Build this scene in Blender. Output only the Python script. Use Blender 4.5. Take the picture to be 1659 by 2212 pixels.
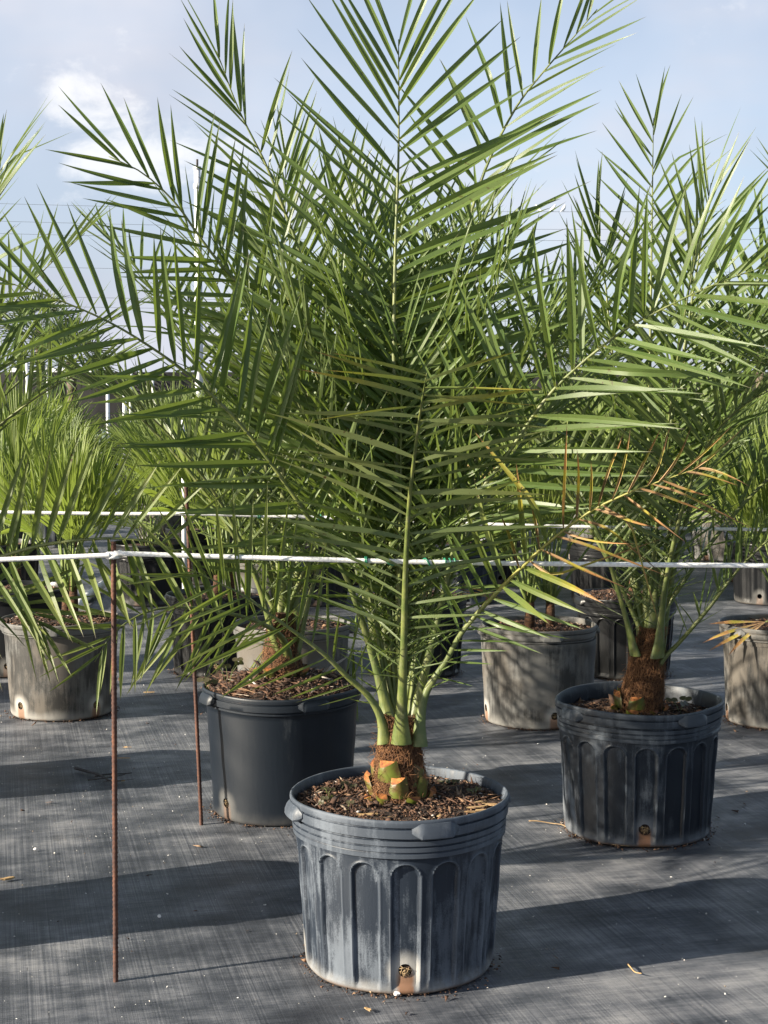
import bpy, math, random
import numpy as np
from mathutils import Matrix, Vector

for o in list(bpy.data.objects):
    bpy.data.objects.remove(o)
scene = bpy.context.scene
COL = scene.collection
rng = np.random.default_rng(7)
random.seed(7)
R = math.radians

# ------------------------------------------------------------------ camera
F, CX, CY, CAMZ, PITCH = 3323.0, 829.5, 1106.0, 1.51, R(4.4)
cd = bpy.data.cameras.new('camera')
cam = bpy.data.objects.new('camera', cd)
COL.objects.link(cam)
cam.location = (0, 0, CAMZ)
cam.rotation_euler = (R(90) - PITCH, 0, 0)
cd.sensor_fit = 'VERTICAL'
cd.sensor_height = 24.0
cd.lens = 24.0 * F / 2212.0
cd.clip_start = 0.05
cd.clip_end = 2000
scene.camera = cam

# ------------------------------------------------------------------ light, sky, exposure
SUN_EL, SUN_AZ = R(21.5), R(249)
to_sun = Vector((math.sin(SUN_AZ) * math.cos(SUN_EL), math.cos(SUN_AZ) * math.cos(SUN_EL), math.sin(SUN_EL)))
sl = bpy.data.lights.new('sun', 'SUN')
sl.energy = 5.0
sl.angle = R(0.55)
sl.color = (1.0, 0.90, 0.74)
so = bpy.data.objects.new('sun', sl)
COL.objects.link(so)
so.rotation_euler = to_sun.to_track_quat('Z', 'Y').to_euler()
so.location = (-20, -8, 12)

scene.view_settings.view_transform = 'Standard'
scene.view_settings.look = 'None'
scene.view_settings.exposure = 1.52
scene.view_settings.gamma = 1.0
scene.view_settings.use_curve_mapping = False


class NT:
    """small helper to wire node trees"""
    def __init__(s, tree):
        s.t = tree
        tree.nodes.clear()

    def n(s, kind, **kw):
        nd = s.t.nodes.new(kind)
        for k, v in kw.items():
            setattr(nd, k, v)
        return nd

    def put(s, sock, v):
        if hasattr(v, 'links') or isinstance(v, bpy.types.NodeSocket):
            s.t.links.new(v, sock)
        else:
            if isinstance(v, (tuple, list)) and sock.type == 'RGBA' and len(v) == 3:
                v = (*v, 1)
            sock.default_value = v

    def math(s, op, a, b=0.0, c=None, clamp=False):
        nd = s.n('ShaderNodeMath', operation=op, use_clamp=clamp)
        s.put(nd.inputs[0], a)
        s.put(nd.inputs[1], b)
        if c is not None:
            s.put(nd.inputs[2], c)
        return nd.outputs[0]

    def vmath(s, op, a, b=(0, 0, 0), out=0):
        nd = s.n('ShaderNodeVectorMath', operation=op)
        s.put(nd.inputs[0], a)
        if op == 'SCALE':
            s.put(nd.inputs[3], b)
        else:
            s.put(nd.inputs[1], b)
        return nd.outputs[out]

    def mix(s, f, a, b, mode='MIX'):
        nd = s.n('ShaderNodeMix', data_type='RGBA', blend_type=mode)
        s.put(nd.inputs[0], f)
        s.put(nd.inputs[6], a)
        s.put(nd.inputs[7], b)
        return nd.outputs[2]

    def noise(s, vec, scale, detail=4, rough=0.55, out=0, dist=0.0):
        nd = s.n('ShaderNodeTexNoise')
        if vec is not None:
            s.put(nd.inputs['Vector'], vec)
        nd.inputs['Scale'].default_value = scale
        nd.inputs['Detail'].default_value = detail
        nd.inputs['Roughness'].default_value = rough
        nd.inputs['Distortion'].default_value = dist
        return nd.outputs[out]

    def ramp(s, f, lo, hi, a=0.0, b=1.0):
        nd = s.n('ShaderNodeMapRange', interpolation_type='SMOOTHSTEP')
        s.put(nd.inputs[0], f)
        for i, v in zip((1, 2, 3, 4), (lo, hi, a, b)):
            nd.inputs[i].default_value = v
        return nd.outputs[0]

    def cramp(s, f, stops):
        nd = s.n('ShaderNodeValToRGB')
        s.put(nd.inputs[0], f)
        e = nd.color_ramp.elements
        while len(e) < len(stops):
            e.new(0.5)
        for el, (p, c) in zip(e, stops):
            el.position = p
            el.color = (*c, 1)
        return nd.outputs[0]

    def scalevec(s, vec, sc):
        return s.vmath('MULTIPLY', vec, sc)

    def sep(s, vec):
        nd = s.n('ShaderNodeSeparateXYZ')
        s.put(nd.inputs[0], vec)
        return nd.outputs

    def comb(s, x, y, z):
        nd = s.n('ShaderNodeCombineXYZ')
        for i, v in enumerate((x, y, z)):
            s.put(nd.inputs[i], v)
        return nd.outputs[0]

    def bump(s, h, strength=0.3, dist=0.01):
        nd = s.n('ShaderNodeBump')
        nd.inputs['Strength'].default_value = strength
        nd.inputs['Distance'].default_value = dist
        s.put(nd.inputs['Height'], h)
        return nd.outputs[0]


world = bpy.data.worlds.new("World")
scene.world = world
world.use_nodes = True
W = NT(world.node_tree)
sky = W.n('ShaderNodeTexSky', sky_type='NISHITA', sun_disc=False)
sky.sun_elevation = SUN_EL
sky.sun_rotation = SUN_AZ
sky.air_density = 1.0
sky.dust_density = 1.2
sky.ozone_density = 1.5
gen = W.n('ShaderNodeTexCoord').outputs['Generated']
sx, sy, sz = W.sep(gen)
proj = W.comb(W.math('DIVIDE', sx, W.math('ADD', W.math('MAXIMUM', sz, 0), 0.22)),
              W.math('DIVIDE', sy, W.math('ADD', W.math('MAXIMUM', sz, 0), 0.22)), 0.3)


def pix_dir(px, py):
    v = Vector(((px - CX) / F, math.cos(PITCH) + (CY - py) / F * math.sin(PITCH), -math.sin(PITCH) + (CY - py) / F * math.cos(PITCH)))
    return v.normalized()


def blob(px, py, rad):
    d = W.vmath('DISTANCE', W.vmath('MULTIPLY', gen, (1, 1, 1.0)), tuple(pix_dir(px, py)), out=1)
    return W.ramp(d, 0.0, rad, 1.0, 0.0)


veil_n = W.noise(proj, 1.7, 5, 0.5)
veil = W.ramp(veil_n, 0.40, 0.75, 0.10, 0.62)
veil = W.math('ADD', veil, W.math('MULTIPLY', blob(240, 60, 0.40), 0.62))
veil = W.math('ADD', veil, W.math('MULTIPLY', blob(1560, 180, 0.24), 0.42), clamp=True)
veil = W.math('ADD', veil, W.ramp(sz, 0.0, 0.14, 0.35, 0.0), clamp=True)
cum_n = W.noise(W.vmath('MULTIPLY', gen, (1.0, 1.0, 1.6)), 17.0, 8, 0.60, dist=0.3)
cum = W.ramp(W.math('ADD', W.math('MULTIPLY', cum_n, 1.25), W.math('ADD', W.math('MULTIPLY', blob(235, 300, 0.085), 0.36), W.math('MULTIPLY', blob(500, 350, 0.05), 0.30))), 0.80, 1.12)
graysh = W.noise(gen, 5.0, 4, 0.5)
veil_col = W.mix(W.ramp(graysh, 0.35, 0.65), (4.3, 4.55, 5.35), (5.6, 5.75, 6.4))
sky2 = W.vmath('ADD', W.vmath('SCALE', sky.outputs[0], 0.95), W.vmath('SCALE', W.comb(2.2, 3.4, 5.2), W.ramp(sz, 0.0, 0.75, 0.52, 0.05)))
c1 = W.mix(veil, sky2, veil_col)
c2 = W.mix(W.math('MULTIPLY', cum, 0.7), c1, (8.0, 7.95, 8.0))
bg = W.n('ShaderNodeBackground')
W.put(bg.inputs[0], c2)
bg.inputs[1].default_value = 0.050
wo = W.n('ShaderNodeOutputWorld')
W.t.links.new(bg.outputs[0], wo.inputs[0])


# ------------------------------------------------------------------ placement helpers
def P(px, py, Y):
    """the point of the place seen at (px, py), at Y metres from the camera"""
    d = pix_dir(px, py)
    t = Y / d.y
    return Vector((0, 0, CAMZ)) + d * t


def G(px, py):
    """the point of the ground seen at (px, py)"""
    d = pix_dir(px, py)
    t = -CAMZ / d.z
    return Vector((0, 0, CAMZ)) + d * t


def mesh(name, V, Q, mats, uv=None, midx=None, smooth=True):
    """mesh from a vertex array and a list / array of faces"""
    me = bpy.data.meshes.new(name)
    V = np.asarray(V, dtype=np.float32)
    if isinstance(Q, np.ndarray):
        k = Q.shape[1]
        n = len(Q)
        me.vertices.add(len(V))
        me.vertices.foreach_set('co', V.ravel())
        me.loops.add(n * k)
        me.loops.foreach_set('vertex_index', Q.astype(np.int32).ravel())
        me.polygons.add(n)
        me.polygons.foreach_set('loop_start', np.arange(0, n * k, k, dtype=np.int32))
        me.polygons.foreach_set('loop_total', np.full(n, k, dtype=np.int32))
        me.update(calc_edges=True)
        li = Q.ravel()
    else:
        me.from_pydata(V.tolist(), [], [tuple(int(i) for i in f) for f in Q])
        li = np.array([i for f in Q for i in f])
    if uv is not None:
        ul = me.uv_layers.new(name='uv')
        ul.data.foreach_set('uv', np.asarray(uv, dtype=np.float32)[li].ravel())
    for m in (mats if isinstance(mats, (list, tuple)) else [mats]):
        me.materials.append(m)
    if midx is not None:
        me.polygons.foreach_set('material_index', np.asarray(midx, dtype=np.int32))
    if smooth:
        me.polygons.foreach_set('use_smooth', np.ones(len(me.polygons), dtype=bool))
    me.update()
    return me


def obj(name, me, parent=None, loc=None, label=None, cat=None, group=None, kind=None):
    o = bpy.data.objects.new(name, me)
    COL.objects.link(o)
    if parent is not None:
        o.parent = parent
    if loc is not None:
        o.location = loc
    if label:
        o['label'] = label
    if cat:
        o['category'] = cat
    if group:
        o['group'] = group
    if kind:
        o['kind'] = kind
    return o


def thing(name, label, cat, loc=(0, 0, 0), group=None):
    o = obj(name, None, None, loc, label, cat, group)
    o.empty_display_size = 0.1
    return o


class Acc:
    """collects quads and triangles into one mesh"""
    def __init__(s):
        s.v, s.f, s.m, s.u, s.n = [], [], [], [], 0

    def add(s, V, Fc, m=0, uv=None):
        V = np.asarray(V, dtype=float)
        s.v.append(V)
        s.f += [tuple(int(i) + s.n for i in f) for f in Fc]
        s.m += [m] * len(Fc)
        s.u.append(np.zeros((len(V), 2)) if uv is None else np.asarray(uv))
        s.n += len(V)

    def build(s, name, mats, smooth=True):
        return mesh(name, np.concatenate(s.v), s.f, mats, uv=np.concatenate(s.u), midx=s.m, smooth=smooth)


def spline(ctrl, n):
    """centripetal-ish Catmull-Rom through the control points, n samples evenly along the length"""
    c = np.asarray(ctrl, dtype=float)
    c = np.vstack([2 * c[0] - c[1], c, 2 * c[-1] - c[-2]])
    out = []
    for i in range(1, len(c) - 2):
        p0, p1, p2, p3 = c[i - 1], c[i], c[i + 1], c[i + 2]
        for t in np.linspace(0, 1, 24, endpoint=False):
            out.append(0.5 * ((2 * p1) + (-p0 + p2) * t + (2 * p0 - 5 * p1 + 4 * p2 - p3) * t * t + (-p0 + 3 * p1 - 3 * p2 + p3) * t ** 3))
    out.append(c[-2])
    out = np.array(out)
    d = np.r_[0, np.cumsum(np.linalg.norm(np.diff(out, axis=0), axis=1))]
    s = np.linspace(0, d[-1], n)
    return np.stack([np.interp(s, d, out[:, k]) for k in range(3)], 1), d[-1]


def frames(pts, hint):
    T = np.gradient(pts, axis=0)
    T /= np.linalg.norm(T, axis=1)[:, None]
    h = np.asarray(hint, dtype=float)
    if h.ndim == 1:
        h = np.repeat(h[None], len(pts), 0)
    N = h - (h * T).sum(1)[:, None] * T
    N /= np.linalg.norm(N, axis=1)[:, None] + 1e-9
    return T, N, np.cross(T, N)


def tube(pts, rad, k=6, hint=(0.13, 0.21, 1.0), flat=1.0, cap=True):
    """swept tube, rad per point; returns V, F, uv"""
    pts = np.asarray(pts, dtype=float)
    T, N, B = frames(pts, hint)
    a = np.linspace(0, 2 * np.pi, k, endpoint=False)
    rad = np.broadcast_to(rad, (len(pts),))
    V = pts[:, None] + rad[:, None, None] * (np.cos(a)[None, :, None] * B[:, None] + flat * np.sin(a)[None, :, None] * N[:, None])
    n = len(pts)
    Fc = []
    for i in range(n - 1):
        for j in range(k):
            j2 = (j + 1) % k
            Fc.append((i * k + j, i * k + j2, (i + 1) * k + j2, (i + 1) * k + j))
    if cap:
        Fc.append(tuple(range(k))[::-1])
        Fc.append(tuple((n - 1) * k + j for j in range(k)))
    uv = np.stack([np.tile(np.arange(k) / k, n), np.repeat(np.linspace(0, 1, n), k)], 1)
    return V.reshape(-1, 3), Fc, uv


# ------------------------------------------------------------------ materials
def material(name):
    m = bpy.data.materials.new(name)
    m.use_nodes = True
    t = NT(m.node_tree)
    out = t.n('ShaderNodeOutputMaterial')
    bs = t.n('ShaderNodeBsdfPrincipled')
    t.t.links.new(bs.outputs[0], out.inputs[0])
    return m, t, bs, out


def rnd(t):
    """one random number per object and per loose piece"""
    a = t.n('ShaderNodeObjectInfo').outputs['Random']
    b = t.n('ShaderNodeNewGeometry').outputs['Random Per Island']
    return t.math('FRACT', t.math('ADD', a, b))


def leaf_mat(name, dark, light, back, spots=0.0, yellow=0.0, transl=0.30, rib=(0.16, 0.19, 0.07), tipc=(0.075, 0.045, 0.04), tip=0.90, gloss=0.42, fade=0.0):
    dark, light, back, rib, tipc = (tuple(0.84 * q for q in cc) for cc in (dark, light, back, rib, tipc))
    m, t, bs, out = material(name)
    geo = t.n('ShaderNodeNewGeometry')
    uv = t.n('ShaderNodeUVMap').outputs[0]
    u, v, _ = t.sep(uv)
    r = rnd(t)
    c = t.mix(r, dark, light)
    c = t.mix(t.math('MULTIPLY', geo.outputs['Backfacing'], 0.85), c, back)
    pos = geo.outputs['Position']
    nz = t.noise(pos, 6.0, 3)
    c = t.mix(t.ramp(nz, 0.35, 0.7, 0.0, 0.35), c, light)
    # lengthwise veins
    pl = t.math('SINE', t.math('MULTIPLY', u, 75.0))
    c = t.mix(t.math('MULTIPLY', t.math('ADD', pl, 1.0), 0.07), c, rib)
    mid = t.ramp(t.math('ABSOLUTE', t.math('SUBTRACT', u, 0.5)), 0.015, 0.05, 0.55, 0.0)
    c = t.mix(mid, c, rib)
    if yellow:
        yn = t.noise(pos, 9.0, 4)
        yf = t.math('MULTIPLY', t.ramp(t.math('ADD', yn, t.math('MULTIPLY', v, 0.5)), 0.55, 0.95), yellow)
        c = t.mix(yf, c, (0.30, 0.24, 0.03))
    if fade:
        fn = t.math('ADD', v, t.math('MULTIPLY', t.math('SUBTRACT', t.noise(pos, 16.0, 3), 0.5), 0.9))
        c = t.mix(t.ramp(fn, 0.70 - 0.6 * fade, 1.0 - 0.6 * fade, 0.0, 0.9), c, (0.28, 0.25, 0.03))
        c = t.mix(t.ramp(fn, 0.95 - 0.55 * fade, 1.12 - 0.55 * fade, 0.0, 0.9), c, (0.30, 0.15, 0.06))
        c = t.mix(t.ramp(fn, 1.14 - 0.5 * fade, 1.22 - 0.5 * fade, 0.0, 0.7), c, (0.06, 0.025, 0.015))
    if spots:
        s1 = t.noise(pos, 95.0, 2, 0.4)
        s2 = t.noise(pos, 7.0, 2, 0.5)
        sf = t.math('MULTIPLY', t.ramp(s1, 0.66, 0.70), t.ramp(s2, 0.42, 0.60))
        c = t.mix(t.math('MULTIPLY', sf, spots), c, (0.05, 0.014, 0.008))
    base = t.ramp(v, 0.0, 0.04, 0.5, 0.0)
    c = t.mix(base, c, (0.26, 0.25, 0.06))
    c = t.mix(t.ramp(v, tip, 1.0, 0.0, 0.9), c, tipc)
    t.put(bs.inputs['Base Color'], c)
    bs.inputs['Roughness'].default_value = gloss
    bs.inputs['Specular IOR Level'].default_value = 0.5
    bn = t.bump(pl, 0.22, 0.0006)
    t.put(bs.inputs['Normal'], bn)
    tr = t.n('ShaderNodeBsdfTranslucent')
    t.put(tr.inputs[0], t.mix(0.5, c, (0.22, 0.30, 0.03)))
    ms = t.n('ShaderNodeMixShader')
    ms.inputs[0].default_value = transl
    t.t.links.new(bs.outputs[0], ms.inputs[1])
    t.t.links.new(tr.outputs[0], ms.inputs[2])
    t.t.links.new(ms.outputs[0], out.inputs[0])
    return m


LEAF = leaf_mat('date_leaf', (0.075, 0.138, 0.028), (0.145, 0.205, 0.055), (0.165, 0.210, 0.088), spots=0.6, gloss=0.36, transl=0.36)
LEAF_OLD = leaf_mat('date_leaf_spotted', (0.095, 0.150, 0.032), (0.160, 0.210, 0.055), (0.170, 0.205, 0.080), spots=1.0, yellow=0.14)
LEAF_YEL = leaf_mat('date_leaf_yellowing', (0.10, 0.155, 0.028), (0.16, 0.20, 0.04), (0.16, 0.19, 0.06), spots=1.0, yellow=0.5, fade=0.38)
LEAF_DRY = leaf_mat('date_leaf_dry', (0.30, 0.17, 0.08), (0.42, 0.27, 0.14), (0.36, 0.23, 0.12), spots=1.0, fade=0.75, transl=0.12, rib=(0.42, 0.30, 0.16), tip=0.85, tipc=(0.13, 0.06, 0.035), gloss=0.7)
FAN = leaf_mat('fan_leaf', (0.17, 0.26, 0.035), (0.31, 0.38, 0.07), (0.26, 0.33, 0.08), transl=0.45, tip=0.96)
FAN_FAR = leaf_mat('fan_leaf_far', (0.095, 0.16, 0.032), (0.22, 0.285, 0.07), (0.19, 0.25, 0.08), transl=0.42, tip=0.97)
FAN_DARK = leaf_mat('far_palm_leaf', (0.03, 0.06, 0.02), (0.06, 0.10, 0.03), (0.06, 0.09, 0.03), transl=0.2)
AGAVE = leaf_mat('agave_leaf', (0.13, 0.19, 0.15), (0.22, 0.29, 0.24), (0.2, 0.26, 0.22), transl=0.05)


def stem_mat(name, c1, c2, c3=None, yel=False):
    c1, c2 = tuple(0.58 * q for q in c1), tuple(0.62 * q for q in c2)
    c3 = tuple(0.66 * q for q in c3) if c3 else None
    m, t, bs, out = material(name)
    uv = t.n('ShaderNodeUVMap').outputs[0]
    u, v, _ = t.sep(uv)
    pos = t.n('ShaderNodeNewGeometry').outputs['Position']
    c = t.mix(t.ramp(t.noise(pos, 22, 4), 0.35, 0.65), c1, c2)
    if c3:
        c = t.mix(t.ramp(t.noise(t.scalevec(pos, (1, 1, 0.4)), 60, 4), 0.50, 0.66, 0.0, 0.7), c, c3)
    if yel:
        c = t.mix(t.ramp(v, 0.30, 0.50), c, (0.21, 0.20, 0.035))
    st = t.noise(t.scalevec(pos, (1, 1, 0.05)), 300, 2)
    c = t.mix(t.ramp(st, 0.4, 0.7, 0, 0.3), c, c1)
    t.put(bs.inputs['Base Color'], c)
    bs.inputs['Roughness'].default_value = 0.5
    t.put(bs.inputs['Normal'], t.bump(st, 0.25, 0.002))
    return m


RACHIS = stem_mat('rachis', (0.13, 0.18, 0.040), (0.24, 0.27, 0.070), (0.22, 0.23, 0.11))
RACHIS_YEL = stem_mat('rachis_yellow', (0.14, 0.19, 0.055), (0.23, 0.26, 0.09), None, True)
PETIOLE = stem_mat('petiole', (0.16, 0.24, 0.05), (0.26, 0.33, 0.08))


def plain(name, c1, c2, scale=20, rough=0.6, bump=0.3, bd=0.004, stretch=(1, 1, 1), perisl=False, metal=0.0, spec=0.5):
    if max(c2) < 0.7:
        c1, c2 = tuple(0.62 * q for q in c1), tuple(0.62 * q for q in c2)
    m, t, bs, out = material(name)
    pos = t.n('ShaderNodeTexCoord').outputs['Object']
    nz = t.noise(t.scalevec(pos, stretch), scale, 5, 0.6)
    f = t.ramp(nz, 0.32, 0.68)
    if perisl:
        f = t.math('FRACT', t.math('ADD', t.math('MULTIPLY', f, 0.4), rnd(t)))
    t.put(bs.inputs['Base Color'], t.mix(f, c1, c2))
    bs.inputs['Roughness'].default_value = rough
    bs.inputs['Metallic'].default_value = metal
    bs.inputs['Specular IOR Level'].default_value = spec
    t.put(bs.inputs['Normal'], t.bump(nz, bump, bd))
    return m


FIBER = plain('palm_fiber', (0.07, 0.025, 0.010), (0.42, 0.20, 0.08), 60, 0.85, 0.6, perisl=True)
TRUNK = plain('palm_trunk', (0.035, 0.014, 0.006), (0.17, 0.075, 0.028), 45, 0.9, 0.9, 0.01, (1, 1, 3.0))
STUB = plain('stub_skin', (0.13, 0.075, 0.02), (0.15, 0.19, 0.022), 34, 0.5, 0.4)
STUB_CUT = plain('stub_cut', (0.20, 0.055, 0.015), (0.58, 0.22, 0.045), 60, 0.8, 0.5)
WHITE = plain('white_plastic', (0.72, 0.73, 0.74), (0.80, 0.80, 0.80), 8, 0.45, 0.05)
GREENWIRE = plain('green_wire', (0.02, 0.22, 0.12), (0.04, 0.30, 0.17), 80, 0.4, 0.1)
WOOD = plain('pale_wood', (0.42, 0.25, 0.11), (0.62, 0.42, 0.20), 40, 0.8, 0.6, 0.003, (1, 6, 1), perisl=True)
ROOTM = plain('root', (0.30, 0.19, 0.09), (0.50, 0.36, 0.20), 60, 0.8, 0.5)
TWIG = plain('dark_twig', (0.04, 0.035, 0.035), (0.10, 0.085, 0.08), 50, 0.8, 0.6)
PEBBLE = plain('pebble', (0.62, 0.58, 0.55), (0.78, 0.76, 0.74), 90, 0.8, 0.6)
TANPEB = plain('tan_pebble', (0.32, 0.22, 0.12), (0.5, 0.36, 0.22), 90, 0.8, 0.6)
SEED = leaf_mat('seedling_leaf', (0.10, 0.26, 0.04), (0.17, 0.36, 0.07), (0.14, 0.3, 0.07), transl=0.3, tip=2.0)
POLE = plain('white_pole', (0.50, 0.52, 0.54), (0.71, 0.72, 0.73), 3, 0.5, 0.05)
WIRE = plain('line_wire', (0.10, 0.12, 0.14), (0.14, 0.16, 0.18), 2, 0.6, 0.0)
SCREEN = plain('wind_screen', (0.010, 0.010, 0.012), (0.03, 0.029, 0.03), 1.5, 0.85, 0.2)
FARWOOD = plain('far_trunk', (0.10, 0.07, 0.05), (0.22, 0.17, 0.13), 6, 0.9, 0.6, 0.03)
BUSH = leaf_mat('far_bush', (0.06, 0.095, 0.035), (0.13, 0.16, 0.065), (0.1, 0.13, 0.05), transl=0.2)
BIRD = plain('white_feathers', (0.70, 0.70, 0.68), (0.80, 0.80, 0.78), 30, 0.8, 0.2)
SHED = plain('white_shed', (0.66, 0.67, 0.68), (0.74, 0.74, 0.74), 3, 0.6, 0.1)


def mulch_mat():
    m, t, bs, out = material('mulch')
    r = rnd(t)
    c = t.cramp(r, [(0.0, (0.018, 0.009, 0.006)), (0.40, (0.055, 0.026, 0.015)), (0.66, (0.12, 0.06, 0.034)), (0.84, (0.16, 0.085, 0.048)), (0.94, (0.25, 0.15, 0.085)), (0.975, (0.34, 0.27, 0.20)), (1.0, (0.52, 0.48, 0.45))])
    nz = t.noise(t.n('ShaderNodeNewGeometry').outputs['Position'], 120, 3)
    c = t.mix(t.ramp(nz, 0.3, 0.7, 0.0, 0.45), c, (0.03, 0.016, 0.01))
    t.put(bs.inputs['Base Color'], c)
    bs.inputs['Roughness'].default_value = 0.9
    return m


MULCH = mulch_mat()
SOIL = plain('soil', (0.010, 0.006, 0.004), (0.075, 0.038, 0.022), 70, 0.95, 1.0, 0.01)


def grit_mat():
    m, t, bs, out = material('grit')
    c = t.cramp(rnd(t), [(0.0, (0.75, 0.74, 0.72)), (0.55, (0.55, 0.53, 0.50)), (0.78, (0.28, 0.22, 0.16)), (0.9, (0.10, 0.06, 0.04)), (1.0, (0.03, 0.022, 0.018))])
    t.put(bs.inputs['Base Color'], c)
    bs.inputs['Roughness'].default_value = 0.9
    return m


GRIT = grit_mat()


def rust_mat():
    m, t, bs, out = material('rusty_steel')
    pos = t.n('ShaderNodeTexCoord').outputs['Object']
    n1 = t.noise(t.scalevec(pos, (1, 1, 0.35)), 38, 6, 0.65)
    n2 = t.noise(pos, 260, 3)
    c = t.cramp(n1, [(0.28, (0.022, 0.010, 0.008)), (0.48, (0.062, 0.024, 0.015)), (0.60, (0.12, 0.045, 0.022)), (0.74, (0.20, 0.095, 0.05))])
    c = t.mix(t.ramp(n2, 0.45, 0.65, 0, 0.5), c, (0.06, 0.03, 0.025))
    t.put(bs.inputs['Base Color'], c)
    bs.inputs['Roughness'].default_value = 0.8
    t.put(bs.inputs['Normal'], t.bump(n2, 0.5, 0.0015))
    return m


RUST = rust_mat()


def rope_mat():
    m, t, bs, out = material('white_rope')
    u, v, _ = t.sep(t.n('ShaderNodeUVMap').outputs[0])
    w1 = t.math('SINE', t.math('ADD', t.math('MULTIPLY', u, 6.2832 * 3), t.math('MULTIPLY', v, 620.0)))
    w2 = t.math('SINE', t.math('SUBTRACT', t.math('MULTIPLY', u, 6.2832 * 3), t.math('MULTIPLY', v, 620.0)))
    h = t.math('MAXIMUM', w1, w2)
    c = t.mix(t.ramp(h, -0.2, 0.8), (0.66, 0.66, 0.65), (0.82, 0.82, 0.80))
    rp = t.n('ShaderNodeNewGeometry').outputs['Position']
    c = t.mix(t.ramp(t.noise(rp, 9.0, 5, 0.7), 0.48, 0.72, 0.0, 0.45), c, (0.40, 0.38, 0.33))
    t.put(bs.inputs['Base Color'], c)
    bs.inputs['Roughness'].default_value = 0.75
    t.put(bs.inputs['Normal'], t.bump(h, 0.35, 0.0012))
    return m


ROPE = rope_mat()


def pot_mat(name, black, dust, dust2, amount, stain=(0.62, 0.60, 0.56), hole_r=0.252, hole_z=0.064, deposit=1.0, rust=1.0, gloss=0.45):
    """weathered black plastic; dust streaks, lime and rust round the drain holes"""
    black, dust, dust2, stain = (tuple(0.56 * q for q in cc) for cc in (black, dust, dust2, stain))
    m, t, bs, out = material(name)
    pos = t.n('ShaderNodeTexCoord').outputs['Object']
    oi = t.n('ShaderNodeObjectInfo').outputs['Random']
    x, y, z = t.sep(pos)
    off = t.comb(t.math('MULTIPLY', oi, 37.0), t.math('MULTIPLY', oi, 11.0), t.math('MULTIPLY', oi, 5.0))
    p = t.vmath('ADD', pos, off)
    n1 = t.noise(t.scalevec(p, (1, 1, 0.55)), 7, 7, 0.62)
    n2 = t.noise(t.scalevec(p, (1, 1, 0.10)), 70, 5, 0.6)
    n3 = t.noise(p, 320, 3, 0.6)
    n4 = t.noise(t.scalevec(p, (1, 1, 0.8)), 3.2, 5, 0.6)
    f = t.math('ADD', t.math('ADD', t.math('MULTIPLY', n1, 0.85), t.math('MULTIPLY', n2, 0.40)), t.math('MULTIPLY', n3, 0.22))
    f = t.ramp(f, 0.92 - 0.36 * amount, 1.10 - 0.36 * amount, 0.10 * amount, min(1.0, 0.35 + 0.65 * amount))
    dc = t.mix(t.ramp(n4, 0.42, 0.60), dust, dust2)
    c = t.mix(f, black, dc)
    pt = t.n('ShaderNodeNewGeometry').outputs['Pointiness']
    c = t.mix(t.ramp(pt, 0.508, 0.545, 0.0, 0.55 * amount), c, dust)
    # scuffs
    sc = t.noise(t.scalevec(p, (1.0, 1.0, 7.0)), 19, 6, 0.75, dist=0.8)
    c = t.mix(t.ramp(sc, 0.66, 0.74, 0.0, 0.55), c, dust)
    # lime near the bottom and round the holes
    ax, ay = t.math('ABSOLUTE', x), t.math('ABSOLUTE', y)
    mx, mn = t.math('MAXIMUM', ax, ay), t.math('MINIMUM', ax, ay)
    low = t.math('MULTIPLY', t.ramp(t.math('ADD', z, t.math('MULTIPLY', t.math('SUBTRACT', n1, 0.5), 0.10)), 0.0, 0.055, 1.0, 0.0), t.ramp(n4, 0.30, 0.62, 0.1, 0.75))
    c = t.mix(t.math('MULTIPLY', low, deposit), c, stain)
    dh = t.vmath('DISTANCE', t.comb(mx, mn, z), (hole_r, 0.0, hole_z), out=1)
    dh = t.math('ADD', dh, t.math('MULTIPLY', t.math('SUBTRACT', n1, 0.5), 0.05))
    c = t.mix(t.math('MULTIPLY', t.ramp(dh, 0.020, 0.062, 0.9, 0.0), deposit), c, stain)
    run = t.math('MULTIPLY', t.ramp(t.math('ADD', mn, t.math('MULTIPLY', t.math('SUBTRACT', n2, 0.5), 0.03)), 0.014, 0.030, 1.0, 0.0), t.ramp(z, hole_z - 0.02, hole_z + 0.012, 1.0, 0.0))
    run = t.math('MULTIPLY', run, t.ramp(mx, hole_r * 0.7, hole_r * 0.8))
    c = t.mix(t.math('MULTIPLY', run, 0.85 * rust), c, (0.19, 0.085, 0.035))
    edge = t.math('MULTIPLY', t.ramp(z, 0.0, 0.016, 0.8, 0.0), rust)
    c = t.mix(t.math('MULTIPLY', edge, t.ramp(n1, 0.4, 0.6)), c, (0.14, 0.075, 0.035))
    t.put(bs.inputs['Base Color'], c)
    rr = t.math('ADD', gloss, t.math('MULTIPLY', f, 0.35))
    t.put(bs.inputs['Roughness'], rr)
    bs.inputs['Specular IOR Level'].default_value = 0.35
    t.put(bs.inputs['Normal'], t.bump(t.math('ADD', t.math('MULTIPLY', n3, 0.5), n2), 0.22, 0.002))
    return m


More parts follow.
